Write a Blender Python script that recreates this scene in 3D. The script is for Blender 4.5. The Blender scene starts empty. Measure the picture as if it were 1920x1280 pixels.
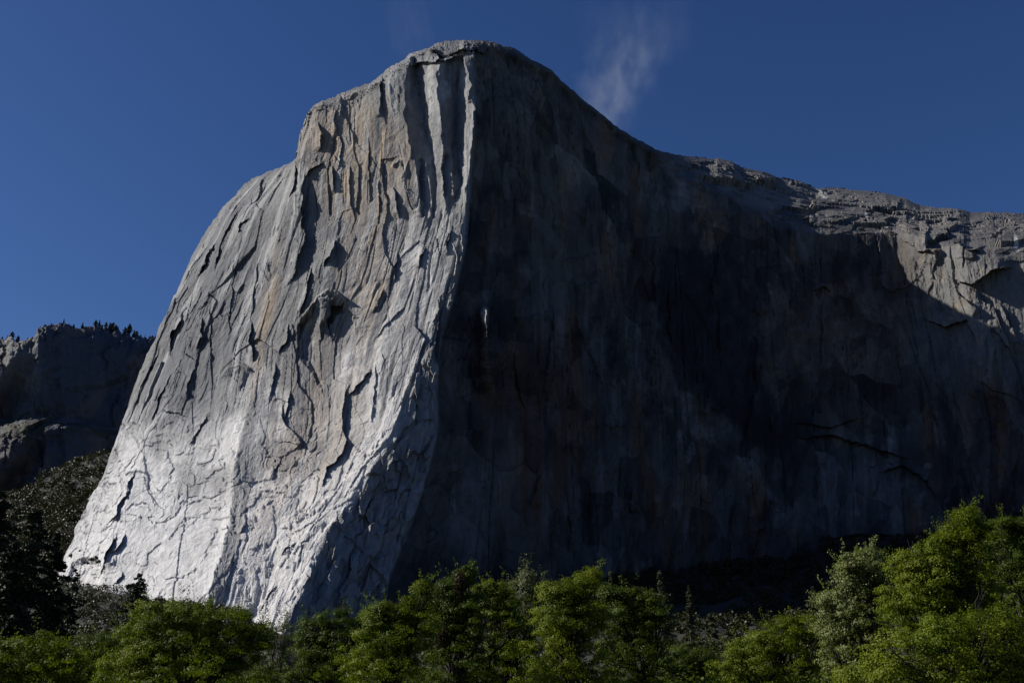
import bpy, math, random, time
import numpy as np

_T0 = time.time()
SC = bpy.context.scene
COL = SC.collection
rad = math.radians

# ------------------------------------------------------------------ camera
CAM_Z = 1.7
PITCH = rad(20.0)
LENS = 35.0
TX = 18.0 / LENS
CA, SA = math.cos(PITCH), math.sin(PITCH)
cam_d = bpy.data.cameras.new("camera")
cam = bpy.data.objects.new("camera", cam_d)
COL.objects.link(cam)
cam.location = (0, 0, CAM_Z)
cam.rotation_euler = (rad(90.0) + PITCH, 0, 0)
cam_d.lens = LENS
cam_d.sensor_width = 36.0
cam_d.clip_start = 0.5
cam_d.clip_end = 60000
SC.camera = cam


def world_pt(px, py, Y):
    """where a sight line of the survey photo meets the plane at distance Y north"""
    u = (px - 960.0) / 960.0 * TX
    v = (640.0 - py) / 960.0 * TX
    dy = CA - v * SA
    dz = SA + v * CA
    return u / dy * Y, Y + 0 * u, dz / dy * Y + CAM_Z


# ------------------------------------------------------------------ noise
_rs = np.random.RandomState(7)
PERM = _rs.permutation(4096)
RND = _rs.rand(4096)
RND2 = _rs.rand(4096)
RND3 = _rs.rand(4096)


def _h(ix, iy, seed):
    return PERM[(PERM[(ix + seed * 131) & 4095] + iy) & 4095]


def vnoise(x, y, seed=0):
    ix = np.floor(x).astype(np.int64)
    iy = np.floor(y).astype(np.int64)
    fx = x - ix
    fy = y - iy
    fx = fx * fx * fx * (fx * (fx * 6 - 15) + 10)
    fy = fy * fy * fy * (fy * (fy * 6 - 15) + 10)
    a = RND[_h(ix, iy, seed)]
    b = RND[_h(ix + 1, iy, seed)]
    c = RND[_h(ix, iy + 1, seed)]
    d = RND[_h(ix + 1, iy + 1, seed)]
    return (a + (b - a) * fx) * (1 - fy) + (c + (d - c) * fx) * fy


def fbm(x, y, seed=0, octv=4, gain=0.5, lac=2.03):
    s = 0.0
    amp = 1.0
    tot = 0.0
    for k in range(octv):
        s = s + amp * (vnoise(x + 17.3 * k, y - 9.1 * k, seed + k) * 2 - 1)
        tot += amp
        amp *= gain
        x = x * lac
        y = y * lac
    return s / tot


def ridged(x, y, seed=0, octv=4, gain=0.5):
    s = 0.0
    amp = 1.0
    tot = 0.0
    for k in range(octv):
        n = 1 - np.abs(vnoise(x + 5.3 * k, y + 3.7 * k, seed + k) * 2 - 1) * 1.6
        s = s + amp * n
        tot += amp
        amp *= gain
        x = x * 2.07
        y = y * 2.07
    return s / tot


def plates(x, y, seed=0, tilt=0.9, bx=0.0, by=0.0):
    """broken rock plates: every cell a plane of its own height and tilt; also distance to the crack"""
    ix = np.floor(x).astype(np.int64)
    iy = np.floor(y).astype(np.int64)
    best = np.full(x.shape, 1e9)
    sec = np.full(x.shape, 1e9)
    val = np.zeros(x.shape)
    for dx in (-1, 0, 1):
        for dy in (-1, 0, 1):
            cx = ix + dx
            cy = iy + dy
            h = _h(cx, cy, seed)
            px = cx + 0.1 + 0.8 * RND[h]
            py = cy + 0.1 + 0.8 * RND2[h]
            d = (px - x) ** 2 + (py - y) ** 2
            h2 = PERM[h]
            v = (RND3[h] - 0.5) * 1.2 + (x - px) * ((RND[h2] - 0.5) * 2 * tilt + bx) + (y - py) * ((RND2[h2] - 0.5) * 2 * tilt + by)
            m = d < best
            sec = np.where(m, best, np.minimum(sec, d))
            val = np.where(m, v, val)
            best = np.where(m, d, best)
    return val, np.sqrt(sec) - np.sqrt(best)


def sstep(a, b, x):
    t = np.clip((x - a) / (b - a), 0, 1)
    return t * t * (3 - 2 * t)


def inpoly(X, Y, poly):
    inside = np.zeros(X.shape, bool)
    n = len(poly)
    for i in range(n):
        x0, y0 = poly[i]
        x1, y1 = poly[(i + 1) % n]
        if y0 == y1:
            continue
        c = ((Y >= min(y0, y1)) & (Y < max(y0, y1)))
        xi = x0 + (Y - y0) * (x1 - x0) / (y1 - y0)
        inside ^= c & (X < xi)
    return inside


def seg_dist(X, Y, line):
    """signed distance to a polyline (negative on the left of its way down), and how far along (0..1)"""
    best = np.full(X.shape, 1e9)
    sg = np.zeros(X.shape)
    al = np.zeros(X.shape)
    L = [0.0]
    for i in range(len(line) - 1):
        L.append(L[-1] + math.hypot(line[i + 1][0] - line[i][0], line[i + 1][1] - line[i][1]))
    for i in range(len(line) - 1):
        x0, y0 = line[i]
        x1, y1 = line[i + 1]
        ex, ey = x1 - x0, y1 - y0
        l2 = ex * ex + ey * ey
        t = np.clip(((X - x0) * ex + (Y - y0) * ey) / l2, 0, 1)
        dx = X - (x0 + t * ex)
        dy = Y - (y0 + t * ey)
        d = np.hypot(dx, dy)
        m = d < best
        best = np.where(m, d, best)
        s = ex * dy - ey * dx
        sg = np.where(m, np.where(s > 0, -1.0, 1.0), sg)
        al = np.where(m, (L[i] + t * math.sqrt(l2)) / L[-1], al)
    return best * sg, al


# ------------------------------------------------------------------ mesh helpers
def mesh_np(name, verts, faces, mat=None, color=None, smooth=False, cname="tint"):
    """verts (n,3), faces (m,4) or (m,3) int"""
    me = bpy.data.meshes.new(name)
    n = len(verts)
    k = faces.shape[1]
    m = len(faces)
    me.vertices.add(n)
    me.vertices.foreach_set("co", np.ascontiguousarray(verts, dtype=np.float32).ravel())
    me.loops.add(m * k)
    me.loops.foreach_set("vertex_index", np.ascontiguousarray(faces, dtype=np.int32).ravel())
    me.polygons.add(m)
    me.polygons.foreach_set("loop_start", np.arange(0, m * k, k, dtype=np.int32))
    me.polygons.foreach_set("loop_total", np.full(m, k, dtype=np.int32))
    me.polygons.foreach_set("use_smooth", np.full(m, smooth, dtype=bool))
    me.update(calc_edges=True)
    if color is not None:
        at = me.color_attributes.new(cname, 'FLOAT_COLOR', 'POINT')
        c = np.ones((n, 4), dtype=np.float32)
        c[:, :3] = color
        at.data.foreach_set("color", c.ravel())
    if mat:
        me.materials.append(mat)
    return me


def grid_faces(nr, nc):
    r = np.arange(nr - 1)[:, None]
    c = np.arange(nc - 1)[None, :]
    a = (r * nc + c).ravel()
    return np.stack([a, a + nc, a + nc + 1, a + 1], 1)


def link(name, me, parent=None, label=None, cat=None, group=None, kind=None, loc=None):
    o = bpy.data.objects.new(name, me)
    COL.objects.link(o)
    if parent:
        o.parent = parent
    if label:
        o["label"] = label
    if cat:
        o["category"] = cat
    if group:
        o["group"] = group
    if kind:
        o["kind"] = kind
    if loc is not None:
        o.location = loc
    return o


# ------------------------------------------------------------------ materials
class NT:
    def __init__(s, name):
        s.m = bpy.data.materials.new(name)
        s.m.use_nodes = True
        s.t = s.m.node_tree
        for n in list(s.t.nodes):
            s.t.nodes.remove(n)
        s.out = s.n('ShaderNodeOutputMaterial')

    def n(s, typ, **kw):
        x = s.t.nodes.new(typ)
        for k, v in kw.items():
            if k in x.inputs:
                x.inputs[k].default_value = v
            else:
                setattr(x, k, v)
        return x

    def l(s, a, b):
        s.t.links.new(a, b)

    def noise(s, vec, scale, detail=4, rough=0.55):
        x = s.n('ShaderNodeTexNoise')
        x.inputs['Scale'].default_value = scale
        x.inputs['Detail'].default_value = detail
        x.inputs['Roughness'].default_value = rough
        s.l(vec, x.inputs['Vector'])
        return x.outputs['Fac']

    def mapping(s, vec, sc, rot=(0, 0, 0)):
        x = s.n('ShaderNodeMapping')
        x.inputs['Scale'].default_value = sc
        x.inputs['Rotation'].default_value = rot
        s.l(vec, x.inputs['Vector'])
        return x.outputs[0]

    def mrange(s, v, a, b, c, d):
        x = s.n('ShaderNodeMapRange')
        for i, q in enumerate((a, b, c, d)):
            x.inputs[1 + i].default_value = q
        s.l(v, x.inputs[0])
        return x.outputs[0]

    def math(s, op, a, b=None):
        x = s.n('ShaderNodeMath', operation=op)
        for i, q in enumerate((a, b)):
            if q is None:
                continue
            if isinstance(q, (int, float)):
                x.inputs[i].default_value = q
            else:
                s.l(q, x.inputs[i])
        return x.outputs[0]

    def mix(s, f, a, b, mode='MIX'):
        x = s.n('ShaderNodeMix', data_type='RGBA', blend_type=mode)
        for i, q in ((0, f), (6, a), (7, b)):
            if isinstance(q, (int, float)):
                x.inputs[i].default_value = q
            elif isinstance(q, tuple):
                x.inputs[i].default_value = q if len(q) == 4 else (*q, 1)
            else:
                s.l(q, x.inputs[i])
        return x.outputs[2]

    def attr(s, name):
        x = s.n('ShaderNodeAttribute', attribute_name=name)
        return x.outputs['Color']


def rock_material(name, bump=1.0, bscale=1.0):
    t = NT(name)
    g = t.n('ShaderNodeNewGeometry').outputs['Position']
    vs = t.mapping(g, (1.0, 1.0, 0.14))
    n1 = t.noise(vs, 0.16 * bscale, 6, 0.6)
    n2 = t.noise(g, 0.13 * bscale, 8, 0.68)
    n3 = t.noise(vs, 0.36 * bscale, 6, 0.7)
    c = t.attr("tint")
    f = t.math('ADD', t.mrange(n1, .3, .7, .84, 1.14), t.mrange(n2, .3, .7, -.17, .17))
    f = t.math('ADD', f, t.mrange(n3, .3, .7, -.11, .11))
    comb = t.n('ShaderNodeCombineColor')
    for i in range(3):
        t.l(f, comb.inputs[i])
    col = t.mix(1.0, c, comb.outputs[0], 'MULTIPLY')
    b = t.n('ShaderNodeBsdfPrincipled')
    b.inputs['Roughness'].default_value = 0.75
    b.inputs['Specular IOR Level'].default_value = 0.25
    t.l(col, b.inputs['Base Color'])
    h = t.math('ADD', t.math('MULTIPLY', n2, 4.5), t.math('MULTIPLY', n3, 2.0))
    bp = t.n('ShaderNodeBump')
    bp.inputs['Strength'].default_value = bump
    bp.inputs['Distance'].default_value = 1.0 / bscale
    t.l(h, bp.inputs['Height'])
    t.l(bp.outputs[0], b.inputs['Normal'])
    t.l(b.outputs[0], t.out.inputs[0])
    return t.m


def leaf_material(name, c1, c2, trans=0.35, scale=0.35, rnd=0.35, rough=0.5, spec=0.3):
    t = NT(name)
    g = t.n('ShaderNodeNewGeometry')
    n1 = t.noise(g.outputs['Position'], scale, 2, 0.5)
    f = t.math('ADD', t.mrange(n1, .35, .65, 0, 1 - rnd), t.math('MULTIPLY', g.outputs['Random Per Island'], rnd))
    col = t.mix(f, c1, c2)
    b = t.n('ShaderNodeBsdfPrincipled')
    b.inputs['Roughness'].default_value = rough
    b.inputs['Specular IOR Level'].default_value = spec
    t.l(col, b.inputs['Base Color'])
    tr = t.n('ShaderNodeBsdfTranslucent')
    col2 = t.mix(1.0, col, (1.0, 1.1, 0.45, 1), 'MULTIPLY')
    t.l(col2, tr.inputs[0])
    m = t.n('ShaderNodeMixShader')
    m.inputs[0].default_value = trans
    t.l(b.outputs[0], m.inputs[1])
    t.l(tr.outputs[0], m.inputs[2])
    t.l(m.outputs[0], t.out.inputs[0])
    return t.m


def plain_material(name, c1, c2, scale=1.0, rough=0.9):
    t = NT(name)
    g = t.n('ShaderNodeNewGeometry').outputs['Position']
    n1 = t.noise(g, scale, 5, 0.6)
    col = t.mix(t.mrange(n1, .3, .7, 0, 1), c1, c2)
    b = t.n('ShaderNodeBsdfPrincipled')
    b.inputs['Roughness'].default_value = rough
    t.l(col, b.inputs['Base Color'])
    bp = t.n('ShaderNodeBump')
    bp.inputs['Strength'].default_value = 0.6
    t.l(n1, bp.inputs['Height'])
    t.l(bp.outputs[0], b.inputs['Normal'])
    t.l(b.outputs[0], t.out.inputs[0])
    return t.m

# ================================================================== THE GREAT CLIFF
M_rock = rock_material("granite", 0.55)

SKY = [(60, 1260), (130, 1030), (142, 1000), (150, 980), (170, 940), (190, 900), (208, 850), (230, 790), (245, 748), (262, 700),
       (275, 665), (290, 640), (300, 612), (312, 590), (325, 556), (340, 525), (360, 478), (380, 442), (400, 410), (420, 384),
       (440, 362), (460, 343), (480, 333), (500, 324), (520, 313), (545, 303), (560, 292), (562, 275), (568, 250), (570, 235),
       (580, 212), (588, 201), (605, 190), (628, 182), (650, 172), (675, 162), (697, 156), (712, 143), (730, 128),
       (752, 117), (770, 101), (790, 94), (808, 88), (822, 80), (845, 77), (870, 76), (905, 74), (930, 79), (960, 90),
       (975, 97), (990, 108), (1015, 121), (1035, 131), (1050, 147), (1075, 172), (1100, 193), (1130, 216), (1150, 234),
       (1180, 253), (1210, 271), (1245, 286), (1280, 292), (1310, 296), (1340, 299), (1345, 297), (1375, 304), (1390, 314),
       (1430, 321), (1460, 333), (1500, 341), (1530, 352), (1580, 353), (1610, 356), (1660, 362), (1700, 372), (1725, 385),
       (1760, 390), (1800, 391), (1820, 398), (1860, 397), (1920, 402), (2000, 410), (2150, 430), (2400, 480)]
SX = np.array([p[0] for p in SKY], float)
SY = np.array([p[1] for p in SKY], float)

# fold lines of the wall: (photo row, photo column, distance)
LINES = [
    [(60, 480, 1340), (205, 515, 1340), (300, 500, 1340), (385, 418, 1340), (530, 335, 1335), (640, 285, 1325), (790, 225, 1300),
     (900, 185, 1260), (1020, 130, 1190), (1240, 50, 1110)],
    [(60, 520, 1300), (205, 545, 1300), (300, 540, 1285), (400, 462, 1272), (530, 400, 1255), (640, 352, 1245), (790, 292, 1215),
     (900, 258, 1165), (1020, 210, 1095), (1240, 150, 1000)],
    [(60, 600, 1225), (205, 600, 1210), (300, 570, 1192), (400, 562, 1186), (530, 525, 1175), (640, 482, 1168), (790, 459, 1110),
     (900, 442, 1065), (1020, 419, 1000), (1130, 388, 948), (1240, 350, 905)],
    [(60, 700, 1195), (200, 700, 1163), (400, 685, 1138), (530, 655, 1122), (640, 612, 1118), (790, 600, 1065), (900, 570, 1035),
     (1020, 520, 985), (1240, 455, 910)],
    [(60, 868, 1155), (110, 872, 1130), (200, 874, 1112), (400, 872, 1080), (494, 846, 1066), (562, 826, 1056), (628, 806, 1046), (681, 788, 1035),
     (768, 764, 1016), (823, 742, 1004), (867, 708, 998), (932, 670, 980), (998, 614, 960), (1071, 586, 932),
     (1136, 552, 905), (1240, 505, 872)],
    [(60, 884, 1160), (110, 888, 1128), (200, 890, 1110), (300, 884, 1096), (400, 879, 1083), (462, 874, 1072), (562, 850, 1056), (625, 830, 1050), (712, 820, 1040),
     (800, 820, 1027), (903, 794, 1013), (987, 766, 998), (1078, 728, 973), (1240, 690, 938)],
    [(60, 1000, 1225), (200, 1000, 1178), (400, 1000, 1150), (800, 1000, 1122), (1240, 990, 1085)],
    [(60, 1165, 1330), (250, 1165, 1270), (400, 1165, 1240), (800, 1165, 1205), (1240, 1165, 1150)],
    [(60, 1270, 1400), (290, 1270, 1345), (400, 1270, 1300), (800, 1270, 1262), (1240, 1270, 1190)],
    [(60, 1450, 1460), (310, 1450, 1410), (400, 1450, 1352), (800, 1450, 1300), (1240, 1450, 1225)],
    [(60, 1600, 1500), (340, 1600, 1455), (420, 1600, 1386), (800, 1600, 1330), (1240, 1600, 1240)],
    [(60, 1680, 1480), (350, 1680, 1440), (430, 1680, 1390), (560, 1690, 1370), (800, 1740, 1310), (1240, 1760, 1230)],
    [(60, 1810, 1400), (380, 1810, 1350), (480, 1810, 1280), (800, 1850, 1240), (1240, 1860, 1190)],
    [(60, 2000, 1380), (400, 2000, 1340), (500, 2000, 1260), (800, 2020, 1160), (1240, 2020, 1080)],
    [(60, 2400, 1230), (480, 2400, 1190), (800, 2400, 1060), (1240, 2400, 980)],
]
AV = [195., 258., 370., 458., 560., 585., 700., 880., 1010., 1180., 1320., 1420., 1540., 1720., 2050.]


def rows_interp(X, Y, lines, vals=None):
    """per row of the grid (Y not constant in a row): piecewise linear between fold lines"""
    xs = np.empty((len(lines),) + X.shape)
    vs = np.empty((len(lines),) + X.shape)
    for k, L in enumerate(lines):
        ly = [p[0] for p in L]
        xs[k] = np.interp(Y, ly, [p[1] for p in L])
        if vals is None:
            vs[k] = np.interp(Y, ly, [p[2] for p in L])
        else:
            vs[k] = vals[k]
    out = vs[0].copy()
    for k in range(len(lines) - 1):
        w = np.clip((X - xs[k]) / np.maximum(xs[k + 1] - xs[k], 1e-3), 0, 1)
        out = np.where(X >= xs[k], vs[k] + (vs[k + 1] - vs[k]) * w, out)
    out = np.where(X < xs[0], vs[0] + (xs[0] - X) * (0.8 if vals is None else -0.7), out)
    return out


def cliff_Y(X, Y):
    D = rows_interp(X, Y, LINES)
    ys = np.interp(X, SX, SY)
    # gentle brow along the rim: the wall lies back towards the top
    dd = Y - ys
    wR = sstep(1225, 1330, X)
    brow = np.interp(X, [1200, 1280, 1450, 1600, 1700, 1900, 2100], [20, 40, 92, 80, 66, 62, 60])
    tt = np.clip(1 - dd / brow, 0, 1)
    D = D + wR * (tt * 150 + tt ** 3 * 120)
    wN = (1 - wR)
    wid = np.interp(X, [300, 420, 560, 700, 900, 1240], [12, 14, 10, 10, 9, 7])
    t2 = np.clip(1 - dd / wid, 0, 1)
    D = D + wN * (t2 ** 1.6) * np.interp(X, [130, 300, 560, 900, 1000, 1240], [50, 60, 45, 45, 35, 24])
    return D


# columns of the survey grid: fine on the sunlit face
QS = 1
cx = [100.0]
while cx[-1] < 2300:
    x = cx[-1]
    cx.append(x + (1.25 if x < 900 else (1.9 if x < 1940 else 12)) * QS)
CX = np.array(cx)
NR = int(860 / QS)
t = np.linspace(0, 1, NR)
ysky = np.interp(CX, SX, SY)
jag = fbm(CX / 16.0, CX * 0 + 0.5, 91, 4) * 4.0 + fbm(CX / 5.0, CX * 0 + 3.5, 95, 3) * 2.0
jagw = np.interp(CX, [100, 400, 560, 1000, 1240, 1300, 2300], [1.6, 1.8, 1.1, .8, .6, .6, .6])
ysky = ysky + jag * jagw
YB = 1235.0
PXg = np.repeat(CX[None, :], NR, 0)
PYg = ysky[None, :] + (YB - ysky[None, :]) * t[:, None]

# photo-plane fold coordinates
A = rows_interp(PXg, PYg, LINES, AV)
D0 = cliff_Y(PXg, PYg)
_, _, Z0 = world_pt(PXg, PYg, D0)
B = Z0 + sstep(1225, 1330, PXg) * np.maximum(D0 - 1330, 0) * 0.8
print("base", time.time() - _T0)

# --- hand-surveyed relief, metres towards the viewer (+)
off = np.zeros(PXg.shape)


def add_poly(poly, h, soft=3.0):
    """plate standing out (h>0) or cut in (h<0)"""
    xs = [p[0] for p in poly]
    ys_ = [p[1] for p in poly]
    c0, c1 = np.searchsorted(CX, [min(xs) - 20, max(xs) + 20])
    sub = (slice(None), slice(c0, c1))
    X = PXg[sub]
    Y = PYg[sub]
    X = X + fbm(X / 9.0, Y / 14.0, 201, 3) * 4.5
    Y2 = Y + fbm(X / 11.0, Y / 11.0, 207, 3) * 4.5
    m = inpoly(X, Y2, poly)
    ring = poly + [poly[0]]
    d, _ = seg_dist(X, Y2, ring)
    d = np.abs(d)
    w = np.where(m, np.clip(d / soft, 0, 1), 0)
    off[sub] += h * w


def add_line(line, h, width, side=-1, sharp=1.0, taper=0.25):
    """ledge or corner along a polyline (drawn downwards): the side (-1 left, +1 right) stands out by h and fades over width"""
    xs = [p[0] for p in line]
    pad = width * 2.5 + 15
    c0, c1 = np.searchsorted(CX, [min(xs) - pad, max(xs) + pad])
    sub = (slice(None), slice(c0, c1))
    X = PXg[sub]
    Y = PYg[sub]
    X2 = X + fbm(X / 10.0, Y / 22.0, 301, 3) * 5.0
    Y2 = Y + fbm(X / 14.0, Y / 14.0, 309, 3) * 4.0
    d, al = seg_dist(X2, Y2, line)
    d = d * side
    prof = np.where(d > -sharp, np.clip((d + sharp) / sharp, 0, 1) * np.exp(-np.maximum(d, 0) / width), 0)
    ends = sstep(0, taper, al) * sstep(0, taper, 1 - al)
    # beyond the ends nothing
    off[sub] += h * (.72 if xs[0] < 700 else .9) * prof * ends


def zig(lines, y0, y1, fade=18):
    """fold zone: piecewise linear relief between polylines, each (row, column, height)"""
    allx = [p[1] for L in lines for p in L]
    c0, c1 = np.searchsorted(CX, [min(allx) - 30, max(allx) + 30])
    sub = (slice(None), slice(c0, c1))
    X = PXg[sub]
    Y = PYg[sub]
    X = X + fbm(X / 12.0, Y / 20.0, 401, 3) * 5.0
    xs = []
    vs = []
    for L in lines:
        ly = [p[0] for p in L]
        xs.append(np.interp(Y, ly, [p[1] for p in L]))
        vs.append(np.interp(Y, ly, [p[2] for p in L]))
    out = np.zeros(X.shape)
    for k in range(len(lines) - 1):
        w = (X - xs[k]) / np.maximum(xs[k + 1] - xs[k], 1e-3)
        out = np.where((w >= 0) & (w < 1), vs[k] + (vs[k + 1] - vs[k]) * w, out)
    off[sub] += out * sstep(y0 - 1, y0 + fade, Y) * sstep(y1 + 1, y1 - fade, Y)


# headwall corners under the summit: bright left-facing walls between dark right-facing ones
zig([
    [(100, 742, 0), (400, 742, 0)],
    [(100, 770, 2), (128, 766, 3), (175, 760, 4), (206, 757, 5), (253, 766, 6), (290, 768, 6), (335, 752, 5), (394, 776, 4)],
    [(100, 776, -10), (128, 778, -16), (181, 788, -20), (216, 792, -19), (262, 805, -18), (287, 811, -15), (330, 818, -12), (394, 812, -6)],
    [(100, 822, 8), (116, 824, 14), (144, 818, 17), (184, 820, 17), (216, 825, 14), (250, 830, 12), (269, 831, 9), (325, 829, 8), (394, 832, 4)],
    [(100, 868, -14), (116, 868, -18), (144, 862, -18), (219, 861, -20), (237, 855, -20), (281, 857, -20), (316, 861, -16), (350, 862, -12), (394, 850, -4)],
    [(100, 870, 3), (116, 871, 4), (159, 883, 13), (187, 880, 11), (205, 888, 14), (231, 889, 15), (269, 884, 12), (316, 877, 6), (350, 874, 4), (394, 874, 0)],
    [(100, 892, 0), (400, 896, 0)],
], 100, 405, 14)
# small bright pillars lower in the corners
zig([
    [(290, 828, 0), (400, 832, 0)],
    [(290, 838, -8), (300, 833, -9), (345, 832, -7), (395, 834, -3)],
    [(290, 848, 6), (345, 849, 6), (395, 846, 2)],
    [(290, 853, 0), (400, 853, 0)],
], 288, 372, 8)
zig([
    [(300, 765, 0), (400, 770, 0)],
    [(305, 778, 5), (340, 783, 6), (395, 790, 3)],
    [(305, 790, -7), (340, 789, -8), (395, 795, -4)],
    [(305, 798, 4), (340, 803, 5), (395, 808, 3)],
    [(300, 812, 0), (400, 814, 0)],
], 296, 410, 8)
zig([
    [(130, 700, 0), (215, 700, 0)],
    [(130, 716, 3), (215, 710, 4)],
    [(130, 722, -5), (170, 712, -7), (215, 720, -4)],
    [(130, 735, 4), (170, 732, 5), (215, 738, 3)],
    [(130, 755, 0), (215, 755, 0)],
], 130, 222, 10)
# summit ledges
add_line([(770, 108), (800, 100), (840, 96), (880, 92), (930, 96)], 10, 7, side=1, sharp=2)
add_line([(760, 128), (790, 118), (830, 112), (866, 104)], 12, 9, side=1, sharp=2)
add_line([(880, 96), (900, 104), (898, 118)], 6, 8, side=-1)

R = random.Random(5)
# left headwall flakes
add_line([(603, 232), (606, 255), (600, 290)], 14, 9, side=-1)
add_line([(590, 210), (575, 245), (572, 280)], 8, 10, side=-1)
add_line([(640, 190), (632, 235), (640, 280), (632, 330)], 6, 14, side=-1)
add_line([(622, 310), (626, 340), (630, 365)], 9, 8, side=-1)
add_line([(578, 318), (572, 350), (566, 396), (572, 440), (556, 500), (541, 545)], 15, 12, side=-1)
add_line([(610, 300), (600, 312), (584, 322), (575, 340)], 9, 9, side=-1)
add_line([(660, 300), (655, 350), (664, 420)], 5, 14, side=-1)
add_line([(690, 250), (688, 330), (694, 400)], 4, 12, side=-1)
add_line([(712, 290), (708, 350), (712, 410)], 4, 10, side=1)
add_line([(736, 350), (742, 380), (748, 410)], 9, 9, side=-1)
add_line([(752, 297), (737, 306), (731, 312)], 9, 12, side=1)
# shoulder
add_line([(562, 300), (556, 340), (548, 380)], 14, 16, side=-1)
add_line([(500, 340), (488, 368), (470, 390)], 8, 12, side=-1)
add_line([(455, 385), (432, 420), (410, 470), (398, 520)], 10, 16, side=-1)
add_line([(470, 408), (452, 424), (446, 440)], 9, 12, side=-1)
add_line([(400, 452), (394, 470), (383, 492), (368, 520)], 16, 9, side=-1)
add_line([(346, 582), (340, 600), (322, 625), (314, 668)], 22, 13, side=-1)
add_line([(392, 545), (384, 566), (374, 582)], 11, 8, side=-1)
add_line([(380, 590), (378, 630), (368, 660)], 11, 8, side=-1)
add_line([(300, 640), (285, 680), (262, 730), (246, 780)], 10, 9, side=-1)
add_line([(330, 690), (300, 740), (280, 800)], 10, 12, side=-1)
add_line([(370, 690), (352, 720), (350, 755)], 8, 12, side=-1)
add_line([(388, 770), (372, 800), (352, 838)], 8, 11, side=-1)
add_line([(300, 780), (270, 830), (240, 900)], 4, 12, side=-1)
add_line([(440, 480), (430, 560), (425, 640)], 6, 16, side=-1)
add_line([(480, 480), (474, 560), (468, 610)], 7, 13, side=-1)
add_line([(474, 596), (470, 635), (473, 682)], 15, 6, side=-1)
add_line([(408, 708), (425, 688), (455, 682), (474, 690)], 20, 26, side=-1, sharp=2.5)
add_line([(395, 560), (392, 640), (398, 690)], 5, 18, side=-1)
add_line([(500, 470), (492, 510), (494, 560)], 7, 8, side=1)
# middle: heart roof and its flakes
add_line([(655, 580), (640, 552), (620, 546), (601, 560), (580, 580), (556, 612)], 24, 34, side=1, sharp=2.5)
add_poly([(560, 610), (600, 566), (597, 640), (598, 690), (609, 745), (585, 700), (560, 672)], -11, 9)
add_poly([(601, 559), (628, 559), (614, 606), (606, 612), (604, 640), (600, 640)], 5, 3)
add_poly([(624, 574), (650, 570), (642, 586), (616, 618), (612, 608)], -13, 3)
add_line([(647, 560), (660, 590), (663, 630)], 6, 14, side=1)
add_line([(631, 450), (622, 480), (611, 505)], 16, 9, side=-1)
add_line([(592, 500), (581, 520), (573, 560), (560, 598)], 13, 9, side=-1)
add_line([(600, 490), (590, 530), (570, 590)], 4, 14, side=1)
add_line([(556, 430), (560, 470), (548, 520)], 6, 10, side=1)
add_line([(540, 606), (536, 640), (522, 668)], 10, 9, side=-1)
add_line([(519, 672), (512, 710), (503, 757)], 8, 7, side=-1)
add_line([(545, 730), (538, 760), (529, 790)], 10, 8, side=-1)
add_line([(528, 745), (526, 775), (536, 802), (556, 812), (565, 832), (548, 842)], 11, 15, side=-1)
add_line([(700, 690), (672, 720), (650, 745)], 7, 14, side=-1)
add_line([(662, 706), (650, 735), (640, 770), (638, 800), (648, 822), (640, 850), (615, 878), (604, 915), (598, 940)], 12, 14, side=-1)
add_line([(524, 855), (514, 878), (508, 905)], 5, 8, side=-1)
add_line([(705, 680), (702, 740), (698, 800)], 4, 10, side=-1)
add_line([(745, 470), (735, 500), (742, 530)], 6, 10, side=-1)
add_line([(800, 460), (790, 480), (786, 505)], 8, 9, side=-1)
add_line([(720, 540), (708, 560), (700, 590)], 5, 9, side=-1)
add_line([(766, 565), (730, 600), (700, 640)], 3, 12, side=-1)
add_line([(850, 420), (838, 450), (836, 480)], 6, 9, side=-1)
# grey strip with its dark corner, dividing the bright slabs
zig([
    [(560, 470, 0), (700, 455, 0), (860, 430, 0), (1030, 405, 0), (1130, 380, 0)],
    [(560, 484, 0), (700, 478, 3), (772, 458, 4), (860, 443, 6), (914, 438, 6), (987, 428, 6), (1034, 417, 5), (1130, 390, 4)],
    [(560, 510, 0), (700, 505, 0), (786, 480, 0), (896, 477, 1), (987, 457, 0), (1060, 443, 0), (1130, 424, 0)],
    [(560, 530, 0), (700, 530, 0), (860, 505, 0), (1030, 480, 0), (1130, 455, 0)],
], 600, 1150, 40)
add_line([(462, 960), (457, 985), (450, 1004)], 8, 5, side=-1)
add_line([(440, 1030), (428, 1075), (412, 1120)], 4, 7, side=-1)
# lower left
add_line([(262, 878), (246, 902), (236, 935), (222, 965), (206, 988)], 20, 10, side=-1)
add_line([(222, 1000), (216, 1014), (208, 1028), (196, 1050), (190, 1085)], 18, 14, side=-1)
add_line([(240, 1004), (226, 1026), (210, 1040)], 12, 10, side=-1)
add_line([(220, 1042), (214, 1054), (194, 1060)], 14, 12, side=1)
add_line([(345, 895), (310, 910), (285, 930)], 4, 9, side=1)
add_line([(268, 968), (245, 980), (228, 982)], 7, 9, side=1)
add_line([(235, 1072), (225, 1085), (218, 1095)], 7, 7, side=-1)
add_line([(262, 850), (250, 858), (232, 890)], 4, 8, side=-1)
add_poly([(125, 1110), (140, 1060), (165, 1045), (190, 1050), (196, 1070), (188, 1110), (160, 1130)], -14, 9)
# lower right slabs
add_line([(560, 1020), (540, 1030), (524, 1042)], 5, 9, side=-1)
add_line([(585, 1000), (570, 1020), (556, 1060)], 3, 10, side=-1)
add_line([(640, 900), (690, 870), (725, 800)], 4, 12, side=-1)
add_line([(520, 1090), (500, 1120), (486, 1150)], 6, 10, side=-1)
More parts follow.
